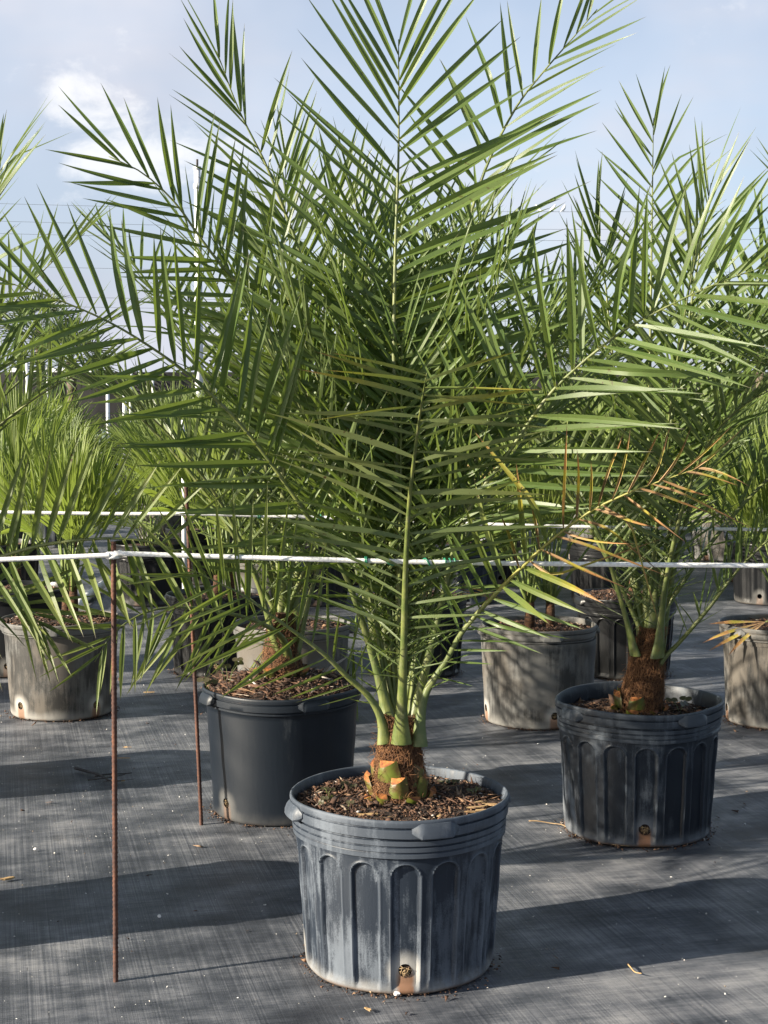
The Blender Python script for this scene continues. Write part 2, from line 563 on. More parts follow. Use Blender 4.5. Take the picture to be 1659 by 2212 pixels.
POT_FRONT = pot_mat('pot_grey_blue', (0.010, 0.019, 0.036), (0.225, 0.262, 0.315), (0.145, 0.168, 0.205), 0.62, rust=1.0)
POT_DARK = pot_mat('pot_dark', (0.007, 0.014, 0.027), (0.17, 0.20, 0.24), (0.10, 0.105, 0.11), 0.50, stain=(0.46, 0.49, 0.53), deposit=0.6)
POT_SMOOTH = pot_mat('pot_smooth_dark', (0.006, 0.012, 0.022), (0.10, 0.115, 0.135), (0.075, 0.08, 0.08), 0.22, deposit=0.25, rust=0.4)
POT_TAN = pot_mat('pot_tan_grey', (0.040, 0.040, 0.039), (0.235, 0.235, 0.228), (0.195, 0.172, 0.145), 0.85, deposit=1.0, rust=0.9)
POT_BLACK = pot_mat('pot_black', (0.010, 0.011, 0.013), (0.09, 0.092, 0.095), (0.07, 0.065, 0.06), 0.22, deposit=0.3, rust=0.3, gloss=0.34)
DARKIN = plain('pot_inside', (0.010, 0.010, 0.011), (0.045, 0.04, 0.037), 25, 0.7, 0.3)


def ground_mat():
    m, t, bs, out = material('weed_fabric')
    pos = t.n('ShaderNodeNewGeometry').outputs['Position']
    x, y, z = t.sep(pos)
    # fabric laid a little askew
    u = t.math('ADD', t.math('MULTIPLY', x, 0.970), t.math('MULTIPLY', y, 0.243))
    v = t.math('SUBTRACT', t.math('MULTIPLY', y, 0.970), t.math('MULTIPLY', x, 0.243))
    uv = t.comb(u, v, 0.0)
    weft = t.noise(t.scalevec(uv, (4.0, 170.0, 1)), 1.0, 4, 0.6)
    warp = t.noise(t.scalevec(uv, (230.0, 1.1, 1)), 1.0, 4, 0.6)
    big = t.noise(uv, 0.9, 6, 0.6)
    mid = t.noise(t.scalevec(uv, (1.0, 1.5, 1)), 4.0, 7, 0.62)
    fine = t.noise(uv, 480.0, 2, 0.6)
    f = t.math('ADD', t.math('MULTIPLY', big, 0.38), t.math('ADD', t.math('MULTIPLY', mid, 0.52), t.math('ADD', t.math('MULTIPLY', weft, 0.20), t.math('MULTIPLY', warp, 0.30))))
    f = t.math('ADD', f, t.math('MULTIPLY', fine, 0.25))
    c = t.cramp(t.ramp(f, 0.64, 1.06), [(0.0, (0.010, 0.0125, 0.019)), (0.32, (0.050, 0.056, 0.068)), (0.58, (0.122, 0.128, 0.143)), (1.0, (0.30, 0.30, 0.305))])
    d = t.noise(uv, 2.6, 6, 0.6)
    c = t.mix(t.ramp(d, 0.60, 0.72, 0, 0.4), c, (0.085, 0.073, 0.062))
    # worn threads: thin dark dashes
    th = t.noise(t.scalevec(uv, (60.0, 5.0, 1)), 1.0, 3, 0.55)
    c = t.mix(t.math('MULTIPLY', t.ramp(th, 0.66, 0.72), t.ramp(mid, 0.45, 0.6, 0.0, 0.75)), c, (0.012, 0.012, 0.015))
    sp = t.noise(uv, 190.0, 2, 0.5)
    c = t.mix(t.math('MULTIPLY', t.ramp(sp, 0.73, 0.755), t.ramp(big, 0.42, 0.62, 0.2, 1.0)), c, (0.60, 0.59, 0.57))
    t.put(bs.inputs['Base Color'], c)
    bs.inputs['Roughness'].default_value = 0.50
    bs.inputs['Specular IOR Level'].default_value = 0.60
    wv = t.math('ADD', t.math('MULTIPLY', t.math('SINE', t.math('MULTIPLY', v, 2400.0)), 0.4), t.math('ADD', weft, warp))
    b1 = t.bump(wv, 0.35, 0.003)
    nd = t.n('ShaderNodeBump')
    nd.inputs['Strength'].default_value = 0.5
    nd.inputs['Distance'].default_value = 0.03
    t.put(nd.inputs['Height'], t.noise(t.scalevec(uv, (1.0, 2.5, 1)), 2.2, 4))
    t.put(nd.inputs['Normal'], b1)
    t.put(bs.inputs['Normal'], nd.outputs[0])
    return m


# ------------------------------------------------------------------ ground
def ground():
    xs = np.r_[-300, -60, -20, np.linspace(-8, 8, 65), 20, 60, 300]
    ys = np.r_[-60, -10, np.linspace(1.5, 16, 60), 30, 80, 400]
    X, Y = np.meshgrid(xs, ys)
    amp = np.exp(-((X / 7) ** 2)) * np.exp(-(((Y - 7) / 7) ** 2))
    Z = 0.004 * amp * (np.sin(X * 5.1 + 1.3 * np.sin(Y * 3.3)) * np.sin(Y * 4.3 + X * 1.7) - 1.0)
    V = np.stack([X, Y, Z], -1).reshape(-1, 3)
    nx = len(xs)
    i, j = np.meshgrid(np.arange(nx - 1), np.arange(len(ys) - 1))
    a = (j * nx + i).ravel()
    Q = np.stack([a, a + 1, a + nx + 1, a + nx], 1)
    obj('ground', mesh('ground', V, Q, ground_mat()), kind='structure')


ground()


# ------------------------------------------------------------------ pots
def sstep(a, b, x):
    t = np.clip((x - a) / (b - a), 0, 1)
    return t * t * (3 - 2 * t)


def pot_body(mat, fluted, r0=0.25, r1=0.275, rr=0.29, h=0.46, warp=0.0, seed=0, res=1.0, inner=0.10):
    """outer wall with collar and rim, the flutes as real relief, drain holes cut right through"""
    k = h / 0.46
    zs, rs = [], []

    def row(z, r):
        zs.append(z * k)
        rs.append(r)
    row(0.0, r0 - 0.014)
    row(0.002, r0 - 0.006)
    row(0.008, r0 - 0.0015)
    nfl = max(int((62 if fluted else 22) * res), 48 if fluted else 8)
    ztop = 0.352 if fluted else 0.398
    zl = np.linspace(0.016, ztop, nfl + 1)
    if fluted:
        zl = np.concatenate([np.linspace(0.016, 0.290, nfl - 31), np.linspace(0.290, ztop, 33)[1:]])
    for z in zl:
        row(z, r0 + (r1 - r0) * (z / 0.40))
    if fluted:
        for z, r in ((0.360, .2735), (0.3615, .2805), (0.372, .2812), (0.3735, .2790), (0.3765, .2790), (0.378, .2820), (0.388, .2826), (0.3895, .2800), (0.3925, .2800), (0.394, .2832), (0.4055, .2836), (0.407, .2795), (0.411, .2795)):
            row(z, r * rr / 0.29)
    else:
        for z, r in ((0.400, .2775), (0.4015, .2815), (0.408, .2818), (0.4095, .2790), (0.413, .2790)):
            row(z, r * rr / 0.29)
    for z, r in ((0.4125, .2850), (0.414, .2880), (0.428, .2890), (0.436, .2890), (0.4375, .2845), (0.4405, .2845), (0.442, .2885), (0.452, .2900), (0.4575, .2895), (0.4600, .2870), (0.4595, .2830), (0.456, .2810), (0.430, .2760), (0.46 - inner, .2720)):
        row(z, r * rr / 0.29)
    zs, rs = np.array(zs), np.array(rs)
    na = int((384 if fluted else 160) * res) // 16 * 16
    th = np.linspace(0, 2 * np.pi, na, endpoint=False)
    TH, ZZ = np.meshgrid(th, zs)
    RR = np.repeat(rs[:, None], na, 1)
    nrow = len(zs)
    if fluted:
        a = (TH + np.pi / 16) % (2 * np.pi / 16) - np.pi / 16
        arc = a * 0.262
        hw = 0.0335
        zt = (0.342 - hw) * k
        dist = np.where(ZZ > zt, np.hypot(arc, ZZ - zt), np.abs(arc))
        rec = sstep(hw + 0.0035, hw - 0.0035, dist)
        rid = np.exp(-((dist - hw - 0.003) / 0.0030) ** 2)
        on = np.zeros_like(ZZ)
        on[3:3 + nfl + 1] = 1
        fade = sstep(0.010, 0.03, ZZ)
        RR = RR + on * fade * (-0.0090 * rec + 0.0028 * rid)
    else:
        a = (TH - 0.6) % (np.pi) - np.pi / 2
        on = np.zeros_like(ZZ)
        on[3:3 + nfl + 1] = 1
        RR = RR + on * 0.0018 * np.exp(-(a * 0.26 / 0.003) ** 2)
    g = np.random.default_rng(seed)
    ph = g.uniform(0, 6.28, 6)
    hh = ZZ / h
    RR = RR * (1 + (0.006 + warp) * (np.sin(2 * TH + ph[0]) * hh + 0.6 * np.sin(3 * TH + ph[1]) * (1 - hh) + 0.4 * np.sin(5 * TH + ph[2] + 3 * hh)))
    RR = RR + (0.0012 + 0.05 * warp) * np.sin(7 * TH + ph[3] + 9 * hh) * np.sin(11 * hh + ph[4])
    ZZ = ZZ + (0.0016 + 0.18 * warp) * np.sin(3 * TH + ph[5]) * hh
    V = np.stack([RR * np.cos(TH), RR * np.sin(TH), ZZ], -1).reshape(-1, 3)
    hz, hr = 0.064, 0.0175
    i, j = np.meshgrid(np.arange(na), np.arange(nrow - 1))
    i, j = i.ravel(), j.ravel()
    i2 = (i + 1) % na
    Q = np.stack([j * na + i, j * na + i2, (j + 1) * na + i2, (j + 1) * na + i], 1)
    # cut the four drain holes and snap the cut edge to a circle
    T2 = TH.reshape(-1)
    Z2 = V[:, 2]
    da = (T2 + np.pi / 4) % (np.pi / 2) - np.pi / 4
    du, dv = da * r0, Z2 - hz
    dd = np.hypot(du, dv)
    low = Z2 < 0.2
    ins = (dd < hr) & low
    keep = ~(ins[Q].any(1))
    Qk = Q[keep]
    cutv = np.unique(Q[~keep])
    cutv = cutv[~ins[cutv]]
    if len(cutv):
        sc = hr / np.maximum(dd[cutv], 1e-6)
        base = np.round(T2[cutv] / (np.pi / 2)) * (np.pi / 2)
        nth = base + da[cutv] * sc
        rad = np.hypot(V[cutv, 0], V[cutv, 1])
        V[cutv, 0], V[cutv, 1] = rad * np.cos(nth), rad * np.sin(nth)
        V[cutv, 2] = hz + dv[cutv] * sc
    me = mesh('pot_body', V, Qk, mat)
    me.set_sharp_from_angle(angle=R(58))
    return me


def lug(mat, rr=0.29, h=0.46, seed=0):
    """one moulded hand grip on the rim"""
    k = h / 0.46
    a = np.linspace(-1, 1, 17)
    prof = [(0.4115, 0.0), (0.4125, 0.75), (0.416, 1.0), (0.429, 0.95), (0.442, 0.62), (0.450, 0.22), (0.4525, 0.0)]
    V, Fc = [], []
    for ai in a:
        env = min(1.0, (1.0 - abs(ai)) / 0.36)
        for z, p in prof:
            zz = 0.432 + (z - 0.432) * (0.30 + 0.70 * env)
            r = rr - 0.0045 + 0.0045 * (p > 0) + 0.016 * p * env
            th = ai * 0.215
            V.append((r * math.cos(th), r * math.sin(th), zz * k))
    m = len(prof)
    for i in range(len(a) - 1):
        for j in range(m - 1):
            Fc.append((i * m + j, (i + 1) * m + j, (i + 1) * m + j + 1, i * m + j + 1))
    Fc.append(tuple(range(m)))
    Fc.append(tuple((len(a) - 1) * m + j for j in range(m))[::-1])
    me = mesh('handle', V, Fc, mat)
    me.set_sharp_from_angle(angle=R(30))
    return me


def bits(n, place, size, flat=0.35, longm=2.5, seed=1):
    """irregular crumbs and chips, joined: place(g) gives a point"""
    g = np.random.default_rng(seed)
    tet = np.array([(1, 0, 0), (-0.5, 0.8, 0.1), (-0.6, -0.7, -0.1), (0.1, 0.1, 1.0), (0, 0, -0.6)])
    tf = np.array([(0, 1, 3), (1, 2, 3), (2, 0, 3), (1, 0, 4), (2, 1, 4), (0, 2, 4)])
    VV, FF = [], []
    for i in range(n):
        s = size * g.lognormal(0, 0.45)
        v = tet * g.uniform(0.6, 1.3, (5, 1)) * np.array([s * g.uniform(1, longm), s, s * flat * g.uniform(0.6, 1.6)])
        e = Matrix.Rotation(g.uniform(0, 6.28), 3, 'Z') @ Matrix.Rotation(g.normal(0, 0.35), 3, 'X') @ Matrix.Rotation(g.normal(0, 0.35), 3, 'Y')
        VV.append(v @ np.array(e).T + np.asarray(place(g)))
        FF.append(tf + 5 * i)
    return np.concatenate(VV), np.concatenate(FF)


def soil_mesh(rad, mound, seed, nr=26, na=72):
    g = np.random.default_rng(seed)
    ph = g.uniform(0, 6.28, 8)
    V = [(0, 0, mound)]
    for i in range(1, nr + 1):
        r = rad * i / nr
        for j in range(na):
            th = 2 * math.pi * j / na
            x, y = r * math.cos(th), r * math.sin(th)
            z = mound * (1 - (r / rad) ** 2)
            z += 0.006 * (math.sin(31 * x + ph[0]) * math.sin(27 * y + ph[1]) + 0.7 * math.sin(61 * x + ph[2] + 20 * y) * math.sin(71 * y + ph[3])) + g.normal(0, 0.0018)
            V.append((x, y, z))
    Fc = [(0, 1 + j, 1 + (j + 1) % na) for j in range(na)]
    for i in range(nr - 1):
        for j in range(na):
            j2 = (j + 1) % na
            Fc.append((1 + i * na + j, 1 + (i + 1) * na + j, 1 + (i + 1) * na + j2, 1 + i * na + j2))
    return mesh('soil', V, Fc, SOIL)


def mulch_mesh(rad, mound, n, size, seed, longm=2.6):
    def place(g):
        r = rad * 0.97 * math.sqrt(g.uniform(0.0, 1))
        a = g.uniform(0, 6.28)
        return (r * math.cos(a), r * math.sin(a), mound * (1 - (r / rad) ** 2) + g.uniform(-0.001, 0.009))
    V, Fc = bits(n, place, size, seed=seed, longm=longm)
    return mesh('mulch', V, Fc, MULCH, smooth=False)


def hole_fill(seed):
    """root mat that shows in a drain hole"""
    g = np.random.default_rng(seed)
    A = Acc()
    ring = [(0.0, 0.021 * math.cos(a), 0.021 * math.sin(a)) for a in np.linspace(0, 2 * math.pi, 12, endpoint=False)]
    A.add(ring, [tuple(range(12))], 1)
    for i in range(16):
        p = np.array([0.003 + g.uniform(0, 0.004), *g.uniform(-0.010, 0.010, 2)])
        d = np.array([0, *g.normal(0, 1, 2)])
        d /= np.linalg.norm(d)
        V, Fc, uv = tube([p - d * 0.009, p + np.array([0.002, 0, 0]), p + d * 0.009], 0.0009, 4, hint=(1, 0.1, 0.1))
        A.add(V, Fc, 0, uv)
    return A.build('drain_hole', [ROOTM, SOIL])


_cache = {}


def pot(label, loc, mat, fluted, rr=0.29, r0=0.25, h=0.46, soil_depth=0.045, mound=0.012, rot=0.0, warp=0.0, seed=0, nm=900, msize=0.0055, group=None, lugs=4, lugrot=0.0, res=1.0, longm=2.6):
    """thing: body > four handles, drain holes, soil > mulch"""
    t = thing('nursery_pot', label, 'plant pot', loc, group)
    t.rotation_euler.z = rot
    key = (mat.name, fluted, rr, r0, h, warp, res, seed if warp else 0, soil_depth)
    if key not in _cache:
        _cache[key] = pot_body(mat, fluted, r0, r0 + 0.025 * rr / 0.29, rr, h, warp, seed, res, soil_depth + 0.05)
    obj('body', _cache[key], t)
    lk = ('lug', mat.name, rr, h)
    if lk not in _cache:
        _cache[lk] = lug(mat, rr, h)
    for i in range(lugs):
        l = obj('handle', _cache[lk], t)
        l.rotation_euler.z = lugrot + i * math.pi / 2
    if 'hole' not in _cache:
        _cache['hole'] = hole_fill(5)
    for i in range(4):
        hl = obj('drain_hole', _cache['hole'], t)
        a = i * math.pi / 2
        hl.location = ((r0 - 0.0085) * math.cos(a), (r0 - 0.0085) * math.sin(a), 0.064)
        hl.rotation_euler.z = a
    ri = rr - 0.014 - soil_depth * 0.06
    so_ = obj('soil', soil_mesh(ri, mound, seed), t, (0, 0, h - soil_depth))
    if nm:
        obj('mulch', mulch_mesh(ri, mound, nm, msize, seed + 50, longm), so_, kind='stuff')
    return t


posA, posB, posC = G(862, 2073), G(1375, 1788), G(610, 1746)
posL, posR = Vector((-1.5, 4.2, 0)), Vector((1.62, 4.0, 0))
posL2, posR2 = Vector((-1.95, 5.75, 0)), Vector((2.12, 5.15, 0))
F90 = -math.pi / 2
pot('large fluted grey pot in front holding the tallest date palm', posA, POT_FRONT, True, rot=R(3), soil_depth=0.030, mound=0.016, nm=4200, msize=0.0040, seed=1, lugrot=R(-75), longm=2.2)
pot('dark fluted pot with a bent wavy rim and white scrape at right', posB, POT_DARK, True, rot=R(-3), soil_depth=0.062, mound=0.018, nm=1800, warp=0.010, seed=4, lugrot=R(-57))
pot('smooth black pot heaped with bark mulch behind the second stake', posC, POT_SMOOTH, False, rot=R(42), soil_depth=0.012, mound=0.045, nm=4200, msize=0.0040, warp=0.004, seed=9, lugrot=R(-105), longm=8.0)
pot('fluted black pot just outside the left edge, its shadow on the ground', posL, POT_DARK, True, seed=11, nm=500, res=0.5)
pot('fluted black pot just outside the right edge in the front row', posR, POT_DARK, True, seed=12, nm=500, res=0.5)
pot('smooth black pot outside the left edge in the second row', posL2, POT_SMOOTH, False, seed=13, nm=300, res=0.5)
pot('smooth black pot outside the right edge in the second row', posR2, POT_SMOOTH, False, seed=14, nm=300, res=0.5)

def coarse(label_pot, n, size, seed, rad, z):
    root = [o for o in bpy.data.objects if o.name.startswith('nursery_pot') and o.get('label', '').startswith(label_pot)][0]
    so_ = [c for c in root.children if c.name.startswith('soil')][0]
    V, Fc = bits(n, lambda g: (lambda r, a: (r * math.cos(a), r * math.sin(a), 0.008 + z * (1 - (r / rad) ** 2)))(rad * math.sqrt(g.uniform(0.05, 0.95)), g.uniform(0, 6.28)), size, seed=seed, longm=6.0, flat=0.4)
    obj('bark_chips', mesh('bark_chips', V, Fc, MULCH, smooth=False), so_, kind='stuff')


coarse('large fluted grey', 150, 0.0060, 3, 0.27, 0.016)
coarse('dark fluted pot with a bent', 90, 0.0060, 4, 0.26, 0.018)
coarse('smooth black pot heaped', 260, 0.0062, 5, 0.27, 0.045)

# rows behind: two rows of fan palms in their own pots
posD, posE, posF_, posG = G(1162, 1553), G(1350, 1453), G(1675, 1556), G(136, 1536)
posH, posJ, posK, posLL = G(40, 1447), G(470, 1449), G(632, 1550), G(899, 1451)
pot('tan grey smooth pot standing behind and right of the front palm', posD, POT_TAN, False, rr=0.268, r0=0.246, h=0.45, rot=R(12), seed=21, soil_depth=0.03, nm=1500, lugrot=R(-95), warp=0.003)
pot('shiny black fluted pot behind the tan grey pot', posE, POT_BLACK, True, rr=0.276, r0=0.235, h=0.43, rot=R(8), seed=22, soil_depth=0.02, mound=0.03, nm=1300, lugrot=R(-80))
pot('tan grey smooth pot cut by the right edge', posF_, POT_TAN, False, rr=0.268, r0=0.225, h=0.46, rot=R(2), seed=23, soil_depth=0.03, nm=900, lugrot=R(-150), warp=0.004)
pot('grey smooth pot with pale stains at the left edge', posG, POT_TAN, False, rr=0.284, r0=0.242, h=0.45, rot=R(-40), seed=24, soil_depth=0.02, mound=0.03, nm=1500, lugrot=R(-140), warp=0.002)
pot('black pot behind the grey pot at the left edge', posH, POT_BLACK, False, rr=0.285, r0=0.245, h=0.46, seed=25, soil_depth=0.03, nm=600, lugrot=R(-5))
pot('dark ribbed pot behind the second stake', posJ, POT_BLACK, True, rr=0.276, r0=0.235, h=0.43, rot=R(5), seed=26, soil_depth=0.03, nm=500)
pot('pale grey pot half hidden behind the bark filled pot', posK, POT_TAN, False, rr=0.276, r0=0.24, h=0.45, seed=27, soil_depth=0.03, nm=500)
pot('black fluted pot behind the front palm stems', posLL, POT_BLACK, True, rr=0.276, r0=0.235, h=0.43, rot=R(2), seed=28, soil_depth=0.02, nm=700, lugrot=R(2))
pot('dark pot beyond the left edge in the third row', Vector((-2.75, 7.4, 0)), POT_BLACK, False, rr=0.285, r0=0.245, h=0.46, seed=29, nm=0, res=0.5)

# ------------------------------------------------------------------ date palms
NV = 12
NST = 9


def leaflet_variants():
    """unit leaflets: length 1 along +Y, V-folded, pointed; nominal half width 0.03"""
    out = []
    g = np.random.default_rng(3)
    for k in range(NV):
        t = np.linspace(0, 1, NST)
        prof = np.interp(t, [0, 0.03, 0.12, 0.30, 0.55, 0.78, 0.92, 1.0], [0.30, 0.34, 0.74, 1.0, 0.92, 0.54, 0.20, 0.012])
        hw = 0.03 * prof
        fold = g.uniform(0.45, 0.95) * np.interp(t, [0, 0.1, 0.6, 1], [1.8, 1.2, 0.7, 0.5])
        droop = g.uniform(-0.05, 0.16) * (1 if k < 8 else 1.8)
        sick = g.normal(0, 0.03)
        zc = -droop * t ** 2.2
        if k >= 10:
            zc = zc - np.maximum(t - 0.45, 0) * (1.5 if k == 10 else 0.9)
        xc = sick * np.sin(t * math.pi * 0.8)
        V = []
        for i in range(NST):
            V += [(xc[i] - hw[i], t[i], zc[i] + hw[i] * fold[i]), (xc[i], t[i], zc[i]), (xc[i] + hw[i], t[i], zc[i] + hw[i] * fold[i])]
        V = np.array(V)
        Q = []
        for i in range(NST - 1):
            for j in range(2):
                a = i * 3 + j
                Q.append((a, a + 1, a + 4, a + 3))
        uv = np.array([(j / 2, t[i]) for i in range(NST) for j in range(3)])
        out.append((V, np.array(Q), uv))
    return out


LV = leaflet_variants()
LMESH = {}


def leaflet_mesh(k, mat):
    if (k, mat.name) not in LMESH:
        V, Q, uv = LV[k]
        LMESH[(k, mat.name)] = mesh('leaflet', V, Q, mat, uv=uv)
        LMESH[(k, mat.name)].set_sharp_from_angle(angle=R(28))
    return LMESH[(k, mat.name)]


def joined_leaflets(lst, name='leaflets'):
    """many leaflets (variant, matrix, material) in one mesh"""
    mats = []
    VV, QQ, UU, MM = [], [], [], []
    n = 0
    for k, M, m in lst:
        if m not in mats:
            mats.append(m)
        V, Q, uv = LV[k]
        VV.append(V @ M[:3, :3].T + M[:3, 3])
        QQ.append(Q + n)
        UU.append(uv)
        MM.append(np.full(len(Q), mats.index(m)))
        n += len(V)
    me = mesh(name, np.concatenate(VV), np.concatenate(QQ), mats, uv=np.concatenate(UU), midx=np.concatenate(MM))
    me.set_sharp_from_angle(angle=R(28))
    return me


def frond(ctrl, axis, n=28, L=0.46, w=0.030, seed=0, s0=0.07, rad=0.019, ang2=None, dih=18, ang=(62, 60, 44, 13), hint=None, style='green', lscale=(1, 1), jit=1.0, tw=22):
    """rachis through ctrl and its leaflets; axis is a point of the trunk axis"""
    g = np.random.default_rng(seed)
    ns = 44
    pts, length = spline(ctrl, ns)
    if hint is None:
        mid = pts[ns // 2]
        toward = np.array([axis[0] - mid[0], axis[1] - mid[1], 0.0])
        nn = np.linalg.norm(toward)
        toward = toward / nn if nn > 0.05 else np.array([0, -1.0, 0])
        hint = toward * 0.9 + np.array([0, 0, 1.0])
    T, N, B = frames(pts, np.asarray(hint, dtype=float))
    s = np.linspace(0, 1, ns)
    rr = rad * np.interp(s, [0, 0.04, 0.10, 0.22, 0.5, 0.8, 1.0], [1.75, 1.22, 0.82, 0.57, 0.36, 0.20, 0.07])
    fl = np.interp(s, [0, 0.1, 0.3], [0.45, 0.62, 0.85])
    k = 7
    a = np.linspace(0, 2 * np.pi, k, endpoint=False)
    V = pts[:, None] + rr[:, None, None] * (np.cos(a)[None, :, None] * B[:, None] + (fl[:, None] * np.sin(a)[None, :])[..., None] * N[:, None])
    Fc = [(i * k + j, i * k + (j + 1) % k, (i + 1) * k + (j + 1) % k, (i + 1) * k + j) for i in range(ns - 1) for j in range(k)]
    Fc.append(tuple((ns - 1) * k + j for j in range(k)))
    uv = np.stack([np.tile(np.arange(k) / k, ns), np.repeat(s, k)], 1)
    rachis = (V.reshape(-1, 3), Fc, uv)
    leaves = []

    def at(q, arr):
        return np.array([np.interp(q, s, arr[:, c]) for c in range(3)])
    n = int(n * 1.08)
    for side in (-1, 1):
        for i in range(n):
            q = s0 + (1 - s0) * (i + 0.5 + jit * g.uniform(-0.30, 0.30) + 0.2 * side) / (n + 0.2)
            q = min(max(q, s0), 1.0)
            e = (q - s0) / (1 - s0)
            t_, n_, b_ = at(q, T), at(q, N), at(q, B)
            if g.uniform() < 0.03:
                continue
            ln = L * np.interp(e, [0, 0.10, 0.22, 0.36, 0.62, 0.85, 1.0], [0.34, 0.46, 0.76, 1.0, 1.0, 0.80, 0.62]) * g.normal(1, 0.06) * lscale[(side + 1) // 2]
            wd = w * np.interp(e, [0, 0.10, 0.22, 0.40, 0.75, 1.0], [0.20, 0.26, 0.58, 0.92, 0.88, 0.58]) * g.normal(1, 0.10)
            al = R(np.interp(e, [0, 0.4, 0.8, 1.0], ang2 if (side > 0 and ang2) else ang) + g.normal(0, 4.5) * jit)
            dh = R(dih + g.normal(0, 11) * jit + (g.uniform(-38, 42) if e < 0.28 else 0))
            D = math.cos(al) * t_ + math.sin(al) * (side * b_ * math.cos(dh) + n_ * math.sin(dh))
            D /= np.linalg.norm(D)
            X = np.cross(D, n_)
            X /= np.linalg.norm(X)
            Z = np.cross(X, D)
            if np.dot(Z, n_) < 0:
                X, Z = -X, -Z
            tt = R(g.normal(0, tw)) + side * R(16)
            X2 = math.cos(tt) * X + math.sin(tt) * Z
            Z2 = np.cross(X2, D)
            r_here = np.interp(q, s, rr)
            M = np.eye(4)
            sw = wd / 0.06
            M[:3, 0], M[:3, 1], M[:3, 2] = X2 * sw, D * ln, Z2 * sw
            M[:3, 3] = at(q, pts) + side * b_ * r_here * 0.75 + n_ * r_here * 0.35
            mt = LEAF
            if style == 'old':
                mt = LEAF if e < 0.45 else (LEAF_OLD if e < 0.80 or g.uniform() < 0.3 else LEAF_YEL)
            elif style == 'drytip':
                mt = LEAF if e < 0.35 else (LEAF_OLD if e < 0.42 else (LEAF_DRY if g.uniform() < 0.35 + 0.65 * sstep(0.4, 0.7, e) else LEAF_YEL))
            elif style == 'spotted':
                mt = LEAF_OLD
            kk = int(g.integers(0, 8)) if mt is not LEAF_DRY else int(g.integers(8, NV))
            if mt is not LEAF_DRY and g.uniform() < 0.05:
                kk = int(g.integers(8, NV))
            if mt is LEAF_DRY:
                M[:3, 0] *= 0.50
                M[:3, 1] *= g.uniform(0.62, 0.92)
                M[:3, 2] *= 1.4
            leaves.append((kk, M, mt))
    return rachis, leaves


def auto_frond(base, az, el0, L, droop, twist=0.0):
    """control points of a frond: azimuth (degrees, 0 = away from the camera, 90 = right), start elevation, length, droop"""
    pts = [np.array(base, dtype=float)]
    n = 9
    for i in range(n):
        f = (i + 0.5) / n
        el = R(el0 - droop * f ** 1.5)
        a = R(az + twist * f)
        d = np.array([math.sin(a) * math.cos(el), math.cos(a) * math.cos(el), math.sin(el)])
        pts.append(pts[-1] + d * L / n)
    return np.array(pts)


